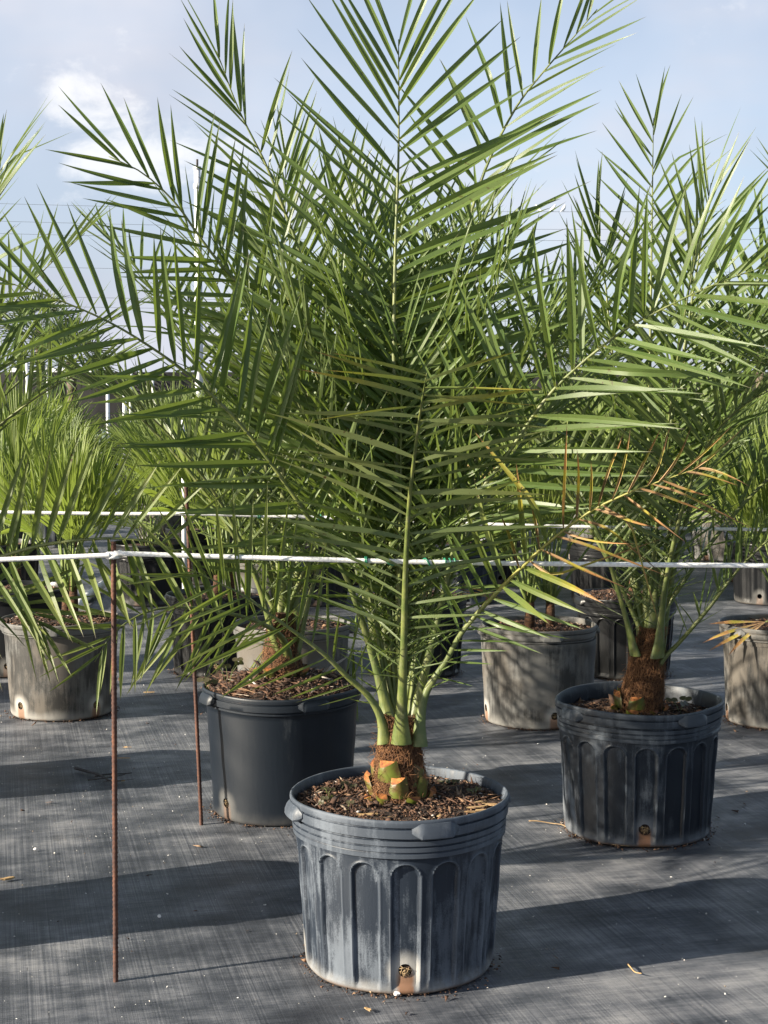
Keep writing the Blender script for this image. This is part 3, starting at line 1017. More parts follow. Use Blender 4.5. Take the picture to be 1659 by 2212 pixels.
def trunk_parts(root, base, top, r, seed, stubs=9, nf=420, lean=(0, 0), lod=1.0):
    """trunk with fibre wrapping and cut leaf bases; coordinates relative to root"""
    g = np.random.default_rng(seed)
    hgt = top - base
    n, k = 18, 28
    V, Fc = [], []
    for i in range(n):
        f = i / (n - 1)
        rr = r * np.interp(f, [0, 0.15, 0.4, 0.7, 1.0], [1.12, 1.15, 0.98, 0.76, 0.55])
        for j in range(k):
            a = 2 * math.pi * j / k
            q = rr * (1 + 0.05 * math.sin(5 * a + 3 * f) + g.normal(0, 0.018))
            V.append((q * math.cos(a) + lean[0] * f, q * math.sin(a) + lean[1] * f, base + hgt * f))
    for i in range(n - 1):
        for j in range(k):
            Fc.append((i * k + j, i * k + (j + 1) % k, (i + 1) * k + (j + 1) % k, (i + 1) * k + j))
    Fc.append(tuple((n - 1) * k + j for j in range(k)))
    tr = obj('trunk', mesh('trunk', V, Fc, TRUNK), root)
    A = Acc()
    for i in range(int(nf * lod)):
        f0 = g.uniform(0.02, 1.0)
        a0 = g.uniform(0, 6.28)
        slope = g.normal(0, 1.1)
        ln = g.normal(0, 0.55)
        p = []
        off = g.uniform(0.001, 0.007)
        for q in np.linspace(0, 1, 5):
            f = min(max(f0 + slope * 0.16 * q, 0.0), 1.02)
            rr = r * np.interp(f, [0, 0.15, 0.4, 0.7, 1.0], [1.12, 1.15, 0.98, 0.78, 0.57]) * 1.03 + off + (0.010 if i % 6 else 0.035) * q * q * g.uniform(-0.1, 1.0)
            a = a0 + ln * q
            p.append((rr * math.cos(a) + lean[0] * f, rr * math.sin(a) + lean[1] * f, base + hgt * f + g.normal(0, 0.003)))
        Vt, Ft, uv = tube(p, np.linspace(0.0011, 0.0004, 5), 3, cap=False)
        A.add(Vt, Ft, 0, uv)
    obj('trunk_fiber', A.build('trunk_fiber', FIBER), root, kind='stuff')
    for i in range(stubs):
        ring = 0 if i < 7 else (1 if i < 12 else 2)
        a = (i * 0.898 + 0.45 if ring == 0 else i * 1.257 + 0.1 + ring) + g.uniform(-0.18, 0.18) + F90
        f = (0.05, 0.17, 0.32)[ring]
        zb = base + hgt * f + g.uniform(-0.008, 0.008)
        ln = g.uniform(0.036, 0.052) * (1.0 if ring == 0 else 1.2)
        wd = g.uniform(0.020, 0.032)
        tilt = R((30, 13, 6)[ring] + g.uniform(-7, 8))
        th = 0.014
        A = Acc()
        out = np.array([math.cos(a), math.sin(a), 0])
        sd = np.array([-math.sin(a), math.cos(a), 0])
        up = np.array([0, 0, 1.0])
        ax = math.cos(tilt) * up + math.sin(tilt) * out
        nr = np.cross(sd, ax)
        b0 = out * (r * (1.13, 1.10, 0.98)[ring]) + up * zb
        V = []
        for q, wq in ((0, 1.15), (0.5, 1.0), (1.0, 0.80)):
            c = b0 + ax * ln * q
            cut = (0.22 if i % 2 else -0.22)
            for u in (-1, -0.75, -0.4, 0, 0.4, 0.75, 1):
                bulge = (1 - u * u) * th
                z_cut = ax * ln * (u * cut - 0.20 * (1 - 0.4 * u * u)) * (q == 1.0)
                V.append(c + sd * wd * wq * u + out * bulge + z_cut)
            for u in (1, 0.75, 0.4, 0, -0.4, -0.75, -1):
                V.append(c + sd * wd * wq * u * 0.96 - out * th * 0.35 * (1 - u * u) - out * 0.002)
        m = 14
        A.add(V, [(i2 * m + j, i2 * m + (j + 1) % m, (i2 + 1) * m + (j + 1) % m, (i2 + 1) * m + j) for i2 in range(2) for j in range(m)], 0)
        top_i = [2 * m + j for j in range(m)]
        A.f.append(tuple(top_i))
        A.m.append(1)
        sm = A.build('leaf_stub', [STUB, STUB_CUT])
        sm.set_sharp_from_angle(angle=R(50))
        obj('leaf_stub', sm, root)
    return tr


def date_palm(label, pos, ztop, fronds, trunk_r=0.062, seed=0, zsoil=0.41, group=None, individual=300, stubs=9, nf=420, lean=(0, 0), lod=1.0):
    """fronds: list of (control points in world space, keyword dict); the first ones get single leaflets"""
    root = thing('date_palm', label, 'palm tree', pos, group)
    trunk_parts(root, zsoil - 0.02, ztop, trunk_r, seed, stubs, nf, lean, lod)
    used, rest = 0, []
    p0 = np.array(pos)
    for i, (ctrl, kw) in enumerate(fronds):
        (V, Fc, uv), lv = frond(np.asarray(ctrl) - p0, (0, 0, 0), seed=seed * 100 + i, **kw)
        fr = obj('frond', mesh('frond', V, Fc, RACHIS_YEL if kw.get('style') in ('drytip',) else RACHIS, uv=uv), root)
        if kw.get('style') == 'old':
            fr['label'] = 'older frond with yellowing spotted tip'
        if kw.get('style') == 'drytip':
            fr['label'] = 'frond with dried brown tip leaflets'
        if used + len(lv) <= individual:
            used += len(lv)
            for k, M, m in lv:
                o = obj('leaflet', leaflet_mesh(k, m), fr)
                o.matrix_basis = Matrix(M.tolist())
        else:
            rest += lv
    if rest:
        obj('leaflets', joined_leaflets(rest), root, kind='stuff')
    return root


def C(*pts):
    return [tuple(P(x, y, d)) for x, y, d in pts]


# ---- front palm
A0 = posA
zA = 0.66
dA = A0.y
fr = [
    # tall central frond, facing the camera
    (C((862, 1585, dA + .03), (862, 1540, dA + .03), (863, 1430, dA + .03), (862, 1210, dA + .02), (856, 980, dA + .04), (851, 760, dA + .06), (854, 540, dA + .09), (861, 320, dA + .11), (861, 85, dA + .10)),
     dict(n=39, L=0.50, w=0.0245, dih=6, ang=(56, 62, 46, 16), ang2=(62, 78, 56, 18), hint=(0, -1, 0.1), s0=0.10, rad=0.018, jit=0.55, tw=14)),
    # frond leaning towards the camera with the yellowing tip
    (C((868, 1606, dA - .06), (868, 1540, dA - .08), (872, 1420, dA - .13), (876, 1240, dA - .22), (884, 1090, dA - .33), (896, 980, dA - .46), (908, 890, dA - .60), (922, 806, dA - .78)),
     dict(n=25, L=0.35, w=0.0235, dih=3, ang=(66, 76, 82, 60), hint=(0, 1.0, 0.12), s0=0.12, style='old', rad=0.0165, jit=0.7, tw=14)),
    # left, low sweeping
    (C((846, 1580, dA - .02), (835, 1530, dA), (800, 1400, dA), (745, 1240, dA - .02), (690, 1155, dA - .04), (605, 1028, dA - .08), (520, 918, dA - .12), (440, 838, dA - .16), (367, 778, dA - .20), (240, 698, dA - .26), (100, 638, dA - .30), (-30, 596, dA - .32)),
     dict(n=34, L=0.36, w=0.0205, dih=16, ang=(62, 56, 46, 14), hint=(0.1, -1, 0.25), rad=0.014)),
    # right, rising and sweeping out
    (C((890, 1580, dA - .02), (902, 1520, dA), (935, 1380, dA - .02), (1000, 1130, dA - .06), (1099, 978, dA - .10), (1195, 843, dA - .14), (1330, 726, dA - .20), (1430, 668, dA - .24), (1560, 608, dA - .28), (1700, 560, dA - .30)),
     dict(n=34, L=0.40, w=0.0205, dih=14, ang=(62, 60, 48, 14), hint=(-0.1, -1, 0.3), rad=0.014)),
    # right low, dry tip
    (C((905, 1612, dA - .04), (908, 1550, dA - .04), (922, 1492, dA - .04), (962, 1430, dA - .06), (1000, 1363, dA - .10), (1070, 1283, dA - .15), (1130, 1223, dA - .20), (1190, 1168, dA - .24), (1270, 1108, dA - .28), (1350, 1068, dA - .32), (1430, 1038, dA - .36), (1525, 1006, dA - .40)),
     dict(n=24, L=0.27, w=0.0175, dih=20, ang=(58, 58, 48, 18), hint=(-0.1, -1, 0.35), style='drytip', rad=0.0135, s0=0.12)),
    # left low
    (C((832, 1606, dA - .04), (822, 1550, dA - .04), (795, 1503, dA - .045), (754, 1466, dA - .06), (696, 1410, dA - .09), (611, 1347, dA - .13), (529, 1288, dA - .16), (484, 1265, dA - .18), (430, 1238, dA - .20), (392, 1222, dA - .21)),
     dict(n=17, L=0.30, w=0.014, dih=16, ang=(58, 60, 52, 20), hint=(0.1, -1, 0.35), style='spotted', rad=0.0135, s0=0.14)),
    # upper left, first
    (C((852, 1570, dA + .03), (838, 1400, dA + .08), (800, 1150, dA + .16), (745, 900, dA + .24), (690, 690, dA + .30), (642, 530, dA + .33), (612, 450, dA + .34), (572, 350, dA + .34), (515, 235, dA + .33), (468, 110, dA + .31)),
     dict(n=36, L=0.36, w=0.019, dih=22, ang=(62, 56, 40, 12), hint=(0.3, -1, 0.1))),
    # upper left, second
    (C((846, 1570, dA + .04), (815, 1400, dA + .10), (760, 1130, dA + .14), (680, 880, dA + .16), (580, 690, dA + .16), (480, 575, dA + .14), (430, 510, dA + .12), (380, 440, dA + .10), (310, 375, dA + .07), (235, 338, dA + .04)),
     dict(n=35, L=0.36, w=0.019, dih=14, ang=(60, 54, 46, 16), hint=(0.2, -1, 0.2))),
    # upper right
    (C((885, 1570, dA + .04), (895, 1400, dA + .12), (915, 1100, dA + .24), (950, 800, dA + .36), (995, 560, dA + .44), (1040, 388, dA + .48), (1110, 240, dA + .50), (1180, 148, dA + .50), (1235, 85, dA + .49), (1290, 20, dA + .48)),
     dict(n=35, L=0.37, w=0.019, dih=16, ang=(62, 56, 48, 16), hint=(-0.4, -1, 0.1))),
]
baseA = np.array([A0.x, A0.y + 0.03, zA - 0.06])
for az, el, L, dr in ((-20, 84, 1.45, 14), (28, 80, 1.40, 20), (-62, 78, 1.40, 30), (66, 76, 1.45, 34), (175, 88, 1.05, 5), (-35, 68, 1.5, 46), (40, 64, 1.5, 50), (5, 72, 1.5, 42), (-100, 80, 1.1, 22), (95, 80, 1.15, 24), (-10, 87, 1.35, 6), (60, 86, 1.2, 8), (-75, 86, 1.25, 10)):
    fr.append((auto_frond(baseA, az, el, L, dr), dict(n=31, L=0.34, w=0.016, dih=26, rad=0.014, s0=0.16)))
for az, el, L, dr in ((-30, 86, 1.5, 12), (45, 84, 1.45, 16), (-85, 83, 1.3, 18), (80, 84, 1.35, 16), (12, 82, 1.5, 24), (-8, 80, 1.45, 28)):
    fr.append((auto_frond(baseA + np.array([0.02 * math.sin(R(az)), 0.02 * math.cos(R(az)) - 0.02, 0]), az, el, L, dr), dict(n=24, L=0.32, w=0.015, dih=24, rad=0.0105, s0=0.30)))
date_palm('tall date palm in the front fluted pot, with orange cut leaf bases', A0, zA, fr, seed=1, zsoil=0.432, stubs=15, nf=2800, trunk_r=0.060)

# ---- right palm
B0 = posB
zB = 0.70
dB = B0.y
fr = [
    (C((1408, 1400, dB), (1418, 1150, dB + .03), (1442, 960, dB + .05), (1472, 790, dB + .08), (1504, 590, dB + .10), (1536, 395, dB + .10)),
     dict(n=33, L=0.42, w=0.022, dih=16, ang=(62, 58, 40, 10), hint=(-0.2, -0.9, 0.2))),
    (C((1392, 1400, dB + .03), (1368, 1200, dB + .08), (1342, 950, dB + .16), (1318, 720, dB + .24), (1305, 590, dB + .28), (1282, 462, dB + .30)),
     dict(n=31, L=0.40, w=0.022, dih=20, ang=(62, 56, 38, 10), hint=(0.4, -0.8, 0.4))),
    (C((1417, 1462, dB - .02), (1432, 1425, dB - .03), (1470, 1385, dB - .04), (1530, 1315, dB - .08), (1600, 1225, dB - .12), (1680, 1150, dB - .16), (1790, 1070, dB - .22)),
     dict(n=21, L=0.30, w=0.015, dih=20, rad=0.016)),
    (C((1372, 1415, dB - .03), (1345, 1310, dB - .06), (1300, 1170, dB - .10), (1240, 1050, dB - .14), (1165, 950, dB - .20), (1075, 880, dB - .24)),
     dict(n=26, L=0.36, w=0.018, dih=24, rad=0.016)),
    (C((1425, 1400, dB + .03), (1462, 1200, dB + .06), (1520, 1000, dB + .10), (1580, 800, dB + .12), (1640, 600, dB + .12), (1700, 440, dB + .10)),
     dict(n=31, L=0.40, w=0.021, dih=22)),
    (C((1420, 1420, dB - .05), (1440, 1250, dB - .10), (1480, 1080, dB - .18), (1530, 960, dB - .30), (1600, 880, dB - .42), (1690, 830, dB - .55)),
     dict(n=27, L=0.38, w=0.020, dih=22)),
]
baseB = np.array([B0.x + 0.03, B0.y + 0.03, zB - 0.05])
for az, el, L, dr in ((10, 84, 1.9, 14), (-50, 76, 1.8, 36), (60, 74, 1.8, 38), (-80, 66, 1.6, 46), (35, 66, 1.75, 44), (-20, 68, 1.75, 44), (150, 84, 1.4, 10), (88, 60, 1.5, 50)):
    fr.append((auto_frond(baseB, az, el, L, dr), dict(n=31, L=0.37, w=0.0185, dih=26, rad=0.016)))
date_palm('date palm in the dark fluted pot at right, with red brown fibre trunk', B0, zB, fr, seed=2, zsoil=0.40, lean=(0.045, 0.0), stubs=10, nf=2000, trunk_r=0.062)

# ---- left palm behind
C0 = posC
zC = 0.72
dC = C0.y
fr = [
    (C((625, 1440, dC - .03), (610, 1380, dC - .10), (560, 1345, dC - .24), (480, 1322, dC - .36), (400, 1312, dC - .45), (331, 1318, dC - .52), (278, 1342, dC - .58), (238, 1377, dC - .62), (205, 1430, dC - .64)),
     dict(n=23, L=0.31, w=0.019, dih=6, ang=(60, 62, 52, 16), hint=(0.0, -1, 0.2), style='spotted', rad=0.016)),
    (C((612, 1400, dC), (600, 1200, dC + .05), (570, 980, dC + .10), (530, 790, dC + .14), (470, 620, dC + .16), (400, 480, dC + .16)),
     dict(n=31, L=0.40, w=0.020, dih=22)),
    (C((630, 1400, dC), (645, 1200, dC + .05), (660, 960, dC + .10), (690, 740, dC + .14), (715, 560, dC + .16), (730, 400, dC + .16)),
     dict(n=31, L=0.40, w=0.020, dih=18, hint=(-0.1, -0.9, 0.2))),
    (C((600, 1420, dC - .03), (560, 1270, dC - .08), (490, 1110, dC - .14), (400, 980, dC - .20), (300, 880, dC - .26), (190, 830, dC - .30)),
     dict(n=29, L=0.38, w=0.019, dih=24)),
    (C((640, 1420, dC), (680, 1250, dC), (750, 1060, dC), (840, 900, dC), (940, 780, dC), (1060, 700, dC)),
     dict(n=30, L=0.40, w=0.019, dih=24)),
]
baseC = np.array([C0.x, C0.y + 0.03, zC - 0.05])
for az, el, L, dr in ((0, 84, 1.8, 14), (-55, 74, 1.75, 38), (50, 74, 1.75, 38), (-90, 64, 1.6, 46), (85, 62, 1.6, 46), (25, 66, 1.7, 44), (-25, 66, 1.7, 44), (170, 82, 1.5, 12), (120, 66, 1.2, 50)):
    fr.append((auto_frond(baseC, az, el, L, dr), dict(n=31, L=0.36, w=0.018, dih=26, rad=0.016)))
date_palm('date palm in the bark filled black pot left of the front palm', C0, zC, fr, seed=3, zsoil=0.49, stubs=8, nf=600, individual=260)

# ---- neighbours outside the frame whose fronds reach in
L0 = posL
fr = [
    (C((-330, 1420, 4.18), (-230, 1310, 4.12), (-120, 1245, 4.06), (0, 1203, 4.02), (100, 1176, 3.99), (225, 1163, 3.98), (320, 1170, 3.98), (385, 1192, 3.98), (450, 1240, 4.00)),
     dict(n=26, L=0.30, w=0.020, dih=12, ang=(66, 62, 54, 24), ang2=(74, 76, 66, 28), hint=(0, -1, 0.12), style='spotted', rad=0.016)),
    (C((-350, 1400, 4.2), (-270, 1150, 4.2), (-180, 900, 4.2), (-100, 640, 4.2), (-40, 480, 4.2), (12, 392, 4.2)),
     dict(n=31, L=0.36, w=0.020, dih=24, ang=(62, 58, 44, 12), hint=(-0.6, -0.7, 0.5))),
    (C((-350, 1420, 4.2), (-300, 1200, 4.3), (-200, 1000, 4.4), (-80, 860, 4.45), (0, 800, 4.48), (62, 725, 4.5)),
     dict(n=29, L=0.34, w=0.020, dih=24, ang=(62, 58, 40, 10))),
    (C((-330, 1450, 4.18), (-240, 1370, 4.2), (-140, 1310, 4.25), (-50, 1290, 4.28), (40, 1310, 4.28), (105, 1365, 4.26)),
     dict(n=23, L=0.28, w=0.018, dih=14, style='spotted', rad=0.018)),
]
baseL = np.array([L0.x, L0.y, 0.64])
for az, el, L, dr in ((0, 84, 1.8, 14), (-55, 74, 1.75, 38), (30, 78, 1.8, 30), (-90, 64, 1.6, 46), (-150, 62, 1.6, 46), (-25, 66, 1.7, 44), (170, 80, 1.7, 14), (150, 70, 1.5, 34), (-120, 76, 1.7, 30), (-170, 66, 1.5, 44)):
    fr.append((auto_frond(baseL, az, el, L, dr), dict(n=29, L=0.36, w=0.018, dih=26)))
date_palm('date palm outside the left edge whose spotted frond arches over the stake', L0, 0.68, fr, seed=4, zsoil=0.40, stubs=4, nf=150, individual=180)

R0 = posR
baseR = np.array([R0.x, R0.y, 0.64])
fr = []
for az, el, L, dr in ((0, 84, 1.8, 14), (60, 74, 1.75, 38), (120, 66, 1.6, 44), (160, 66, 1.5, 44), (20, 66, 1.7, 44), (90, 60, 1.6, 46)):
    fr.append((auto_frond(baseR, az, el, L, dr), dict(n=29, L=0.36, w=0.018, dih=26)))
date_palm('date palm outside the right edge in the front row', R0, 0.68, fr, seed=5, zsoil=0.40, stubs=4, nf=100, individual=0)
R20 = posR2
fr = []
baseR2 = np.array([R20.x, R20.y, 0.66])
for az, el, L, dr in ((-90, 76, 1.75, 34), (-70, 62, 1.6, 44), (-110, 60, 1.5, 46), (-30, 76, 1.8, 30), (0, 84, 1.8, 14), (60, 70, 1.7, 38), (120, 70, 1.6, 40), (-95, 84, 1.8, 16), (160, 76, 1.6, 30)):
    fr.append((auto_frond(baseR2, az, el, L, dr), dict(n=30, L=0.38, w=0.020, dih=24)))
date_palm('date palm outside the right edge reaching in behind the right palm', R20, 0.70, fr, seed=6, zsoil=0.42, stubs=4, nf=100, individual=200)
L20 = posL2
fr = []
baseL2 = np.array([L20.x, L20.y, 0.66])
for az, el, L, dr in ((90, 74, 1.7, 36), (60, 66, 1.6, 44), (110, 60, 1.5, 46), (0, 84, 1.8, 14), (-90, 70, 1.7, 40), (-40, 72, 1.7, 38), (170, 76, 1.7, 30), (-140, 66, 1.6, 44)):
    fr.append((auto_frond(baseL2, az, el, L, dr), dict(n=29, L=0.36, w=0.019, dih=24)))
date_palm('date palm outside the left edge in the second row', L20, 0.70, fr, seed=8, zsoil=0.42, stubs=4, nf=100, individual=0)


# ------------------------------------------------------------------ fan palms
def fan_leaf(A, base, az, el, pet, rad, spread, nseg, fold, g, mat=0, pmat=1, lift=0.0, pw=0.006):
    """one petiole and its pleated fan, added to A"""
    a = R(az)
    hd = np.array([math.sin(a), math.cos(a), 0])
    up = np.array([0, 0, 1.0])
    pts = []
    n = 6
    p = np.array(base, dtype=float)
    e = el
    for i in range(n):
        pts.append(p.copy())
        e = el - 14 * (i / n) ** 1.5
        d = hd * math.cos(R(e)) + up * math.sin(R(e))
        p = p + d * pet / (n - 1)
    tip = pts[-1]
    V, Fc, uv = tube(pts, np.linspace(pw, pw * 0.55, n), 5, hint=-hd + 0.4 * up)
    A.add(V, Fc, pmat, uv)
    d = hd * math.cos(R(e)) + up * math.sin(R(e))
    side = np.cross(d, up)
    side /= np.linalg.norm(side)
    roll = R(g.uniform(-60, 60))
    nr = np.cross(side, d)
    side, nr = math.cos(roll) * side + math.sin(roll) * nr, -math.sin(roll) * side + math.cos(roll) * nr
    for i in range(nseg):
        f = (i + 0.5) / nseg * 2 - 1
        b = R(spread * 0.5 * f)
        sd = math.cos(b) * d + math.sin(b) * side
        sd = sd + nr * (fold * abs(f) * 0.5 - 0.05)
        sd /= np.linalg.norm(sd)
        ac = np.cross(sd, nr)
        ac /= np.linalg.norm(ac)
        nn = np.cross(ac, sd)
        ln = rad * (1 - 0.22 * f * f) * g.normal(1, 0.05)
        wmax = max(rad * 0.62 * R(spread) / nseg * 0.22, rad * 0.011)
        drp = g.uniform(0.0, 0.16)
        rows, uvs = [], []
        for q, wq in ((0.0, 0.06), (0.35, 0.62), (0.62, 1.0), (0.82, 0.62), (1.0, 0.03)):
            c = tip + sd * ln * q - up * drp * rad * q ** 3
            rows += [c - ac * wmax * wq + nn * wmax * wq * 0.7, c, c + ac * wmax * wq + nn * wmax * wq * 0.7]
            uvs += [(0, q), (0.5, q), (1, q)]
        Fq = [(r_ * 3 + j, r_ * 3 + j + 1, r_ * 3 + j + 4, r_ * 3 + j + 3) for r_ in range(4) for j in range(2)]
        A.add(rows, Fq, mat, uvs)


def fan_palm_parts(root, seed, nleaf, hgt, z0, stems=((0, 0),), dry=1, mats=None):
    g = np.random.default_rng(seed)
    mats = mats or [FAN, PETIOLE]
    for sx_, sy_ in stems:
        pts = [(sx_, sy_, z0 - 0.02), (sx_ + 0.003, sy_, z0 + 0.09), (sx_ + 0.002, sy_, z0 + 0.20)]
        V, Fc, uv = tube(pts, [0.026, 0.022, 0.015], 9, hint=(1, 0.2, 0))
        obj('stem', mesh('stem', V, Fc, TRUNK, uv=uv), root)
        for i in range(nleaf):
            A = Acc()
            az = i * 137.5 + g.uniform(-25, 25)
            f = i / max(nleaf - 1, 1)
            el = 89 - 34 * f ** 1.3 + g.uniform(-3, 3)
            pet = hgt * g.uniform(0.30, 0.44) * (1.0 - 0.1 * f)
            rad = hgt * g.uniform(0.50, 0.66)
            fan_leaf(A, (sx_ + 0.012 * math.sin(R(az)), sy_ + 0.012 * math.cos(R(az)), z0 + 0.13), az, el, pet, rad, g.uniform(18, 42) if f < 0.5 else g.uniform(50, 120), int(g.integers(11, 17)), 0.5, g, pw=0.0085)
            obj('fan_leaf', A.build('fan_leaf', mats), root)


def fan_palm(label, pos, z, seed, nleaf=9, hgt=1.0, stems=((0, 0),), group=None, rot=0.0):
    root = thing('fan_palm', label, 'palm plant', (pos[0], pos[1], 0), group)
    root.rotation_euler.z = rot
    fan_palm_parts(root, seed, nleaf, hgt, z, stems)
    return root


fan_palm('young twin stemmed fan palm in the tan grey pot behind the front palm', posD, 0.42, 31, 13, 0.95, ((-0.045, -0.02), (0.05, 0.0)))
fan_palm('young fan palm in the shiny black fluted pot', posE, 0.42, 32, 13, 0.75, ((0.04, 0.02),))
fan_palm('young fan palm in the tan pot at the right edge', posF_, 0.43, 33, 12, 0.95, ((0.02, 0.0), (0.08, 0.06)))
fan_palm('young fan palm with yellow stem foot in the stained grey pot at left', posG, 0.45, 34, 11, 0.80, ((0.02, 0.02), (0.06, -0.02)))
fan_palm('fan palm in the black pot behind the stained grey pot', posH, 0.43, 35, 9, 1.05)
fan_palm('fan palm in the dark ribbed pot behind the second stake', posJ, 0.40, 36, 9, 1.05, ((0, 0), (0.07, 0.03)))
fan_palm('fan palm in the pale pot hidden behind the bark filled pot', posK, 0.42, 37, 9, 0.95)
fan_palm('fan palm in the black fluted pot behind the front palm stems', posLL, 0.41, 38, 10, 1.05)
fan_palm('fan palm outside the left edge in the third row', (-2.75, 7.4, 0), 0.42, 39, 9, 1.0)

def extra_leaf(palm, pos, az, el, pet, rad, spread, nseg, mats, seed, label, fold=0.5):
    g = np.random.default_rng(seed)
    A = Acc()
    fan_leaf(A, np.array(pos) - np.array(palm.location), az, el, pet, rad, spread, nseg, fold, g, pw=0.006)
    obj('fan_leaf', A.build('fan_leaf', mats), palm, label=label)


palmK = [o for o in bpy.data.objects if o.get('label', '').startswith('fan palm in the pale pot')][0]
palmLL = [o for o in bpy.data.objects if o.get('label', '').startswith('fan palm in the black fluted pot')][0]
palmD = [o for o in bpy.data.objects if o.get('label', '').startswith('young twin stemmed')][0]
palmF = [o for o in bpy.data.objects if o.get('label', '').startswith('young fan palm in the tan pot')][0]
extra_leaf(palmK, P(600, 1330, 6.75), 200, -50, 0.12, 0.36, 46, 13, [FAN, PETIOLE], 1, 'pale green pleated leaf hanging low')
extra_leaf(palmLL, P(770, 1330, 7.3), 190, -58, 0.16, 0.46, 40, 13, [FAN, PETIOLE], 2, 'pale green pleated leaf hanging low')
extra_leaf(palmD, P(1180, 1130, 7.1), 290, 40, 0.30, 0.34, 110, 14, [LEAF_DRY, PETIOLE], 3, 'dry brown leaf', 0.9)
extra_leaf(palmD, P(1180, 1130, 7.1), 60, 44, 0.30, 0.30, 90, 12, [LEAF_DRY, PETIOLE], 4, 'dry brown leaf', 0.9)
extra_leaf(palmD, P(1140, 1320, 7.05), 250, 28, 0.10, 0.30, 30, 6, [LEAF_DRY, PETIOLE], 6, 'dry brown leaf')
extra_leaf(palmF, P(1690, 1335, 6.9), 262, -8, 0.08, 0.30, 56, 4, [LEAF_DRY, PETIOLE], 5, 'orange brown drooping dry leaf', 0.3)

# far rows: copies of a few kinds, each plant and each pot its own object
far_pot = []
for i, (m, fl) in enumerate(((POT_BLACK, True), (POT_TAN, False), (POT_DARK, True))):
    far_pot.append(pot_body(m, fl, 0.24, 0.265, 0.28, 0.44, 0.0, i, 0.34, 0.06))
    V = [(0, 0, 0.412)] + [(0.262 * math.cos(a), 0.262 * math.sin(a), 0.408) for a in np.linspace(0, 2 * math.pi, 24, endpoint=False)]
far_soil = mesh('soil', V, [(0, 1 + j, 1 + (j + 1) % 24) for j in range(24)], MULCH)
far_fan = []
for k in range(5):
    g = np.random.default_rng(60 + k)
    A = Acc()
    for st in ((0, 0), (0.06, 0.04)):
        for i in range(9):
            az = i * 137.5 + g.uniform(-25, 25) + 60 * k
            f = i / 8
            hg = g.uniform(1.0, 1.25)
            fan_leaf(A, (st[0], st[1], 0.40), az, 88 - 44 * f ** 1.2, hg * g.uniform(0.36, 0.55), hg * g.uniform(0.42, 0.56), g.uniform(50, 100) if f < 0.3 else g.uniform(90, 180), int(g.integers(13, 18)), 0.5, g, pw=0.009)
    far_fan.append(A.build('fan_palm', [FAN_FAR, PETIOLE]))
g = np.random.default_rng(77)
rows = [9.9, 11.1, 12.3, 14.0, 15.2, 16.4, 18.4, 19.6, 21.4, 22.6, 24.6, 25.8]
ORD = ['first', 'second', 'third', 'fourth', 'fifth', 'sixth', 'seventh', 'eighth', 'ninth', 'tenth', 'eleventh', 'twelfth']
names = ['black fluted', 'tan grey smooth', 'dark fluted']
for ri, d in enumerate(rows):
    half = 0.27 * d + 0.3
    x = -half + (0.55 if ri % 2 else 0.0)
    nth = 0
    while x < half:
        px = x + g.uniform(-0.06, 0.06)
        py = d + g.uniform(-0.06, 0.06)
        aisle = abs(px + 0.178 * d + 0.05) < 0.32 and d > 9
        if not aisle and not (d < 10.5 and px > 0.2):
            kp = int(g.choice([0, 0, 1, 2]))
            inside = abs(px) < 0.262 * d
            nth += inside
            zone = 'near' if ri < 3 else ('middle' if ri < 7 else 'far')
            o = obj('nursery_pot', far_pot[kp], None, (px, py, 0), '%s pot in the %s background rows' % (names[kp], zone), 'plant pot', '%s pots in the %s background rows' % (names[kp], zone))
            o.rotation_euler.z = g.uniform(0, 6.28)
            s_ = obj('soil', far_soil, o)
            if inside and ri < 6:
                o['label'] = '%s pot, %s from the left in the %s background row' % (names[kp], ORD[nth - 1], ORD[ri])
            q = obj('fan_palm', far_fan[int(g.integers(0, 5))], None, (px, py, 0), 'bushy fan palm in the %s background rows' % zone, 'palm plant', 'fan palms in the %s background rows' % zone)
            q.rotation_euler.z = g.uniform(0, 6.28)
            if inside and ri < 6:
                q['label'] = 'bushy fan palm, %s from the left in the %s background row' % (ORD[nth - 1], ORD[ri])
            sc = g.uniform(0.85, 1.15) * (1.0 if d < 12 else 1.12) * (0.86 if px < -0.05 * d else 0.92)
            q.scale = (sc, sc, 0.4 / 0.4 * sc)
        x += 1.1

# ------------------------------------------------------------------ agave row, fence, far things
g = np.random.default_rng(5)
A = Acc()
for i in range(26):
    az = i * 137.5
    el = 78 - 60 * (i / 26)
    a, e = R(az), R(el)
    d = np.array([math.sin(a) * math.cos(e), math.cos(a) * math.cos(e), math.sin(e)])
    s_ = np.array([math.cos(a), -math.sin(a), 0])
    nn = np.cross(s_, d)
    rows_, uvs = [], []
    for q, wq in ((0, 0.6), (0.4, 1.0), (0.75, 0.6), (1.0, 0.02)):
        c = np.array([0, 0, 0.30]) + d * 0.55 * q
        rows_ += [c - s_ * 0.05 * wq + nn * 0.025 * wq, c, c + s_ * 0.05 * wq + nn * 0.025 * wq]
        uvs += [(0, q), (0.5, q), (1, q)]
    A.add(rows_, [(r_ * 3 + j, r_ * 3 + j + 1, r_ * 3 + j + 4, r_ * 3 + j + 3) for r_ in range(3) for j in range(2)], 0, uvs)
agave_me = A.build('agave', AGAVE)
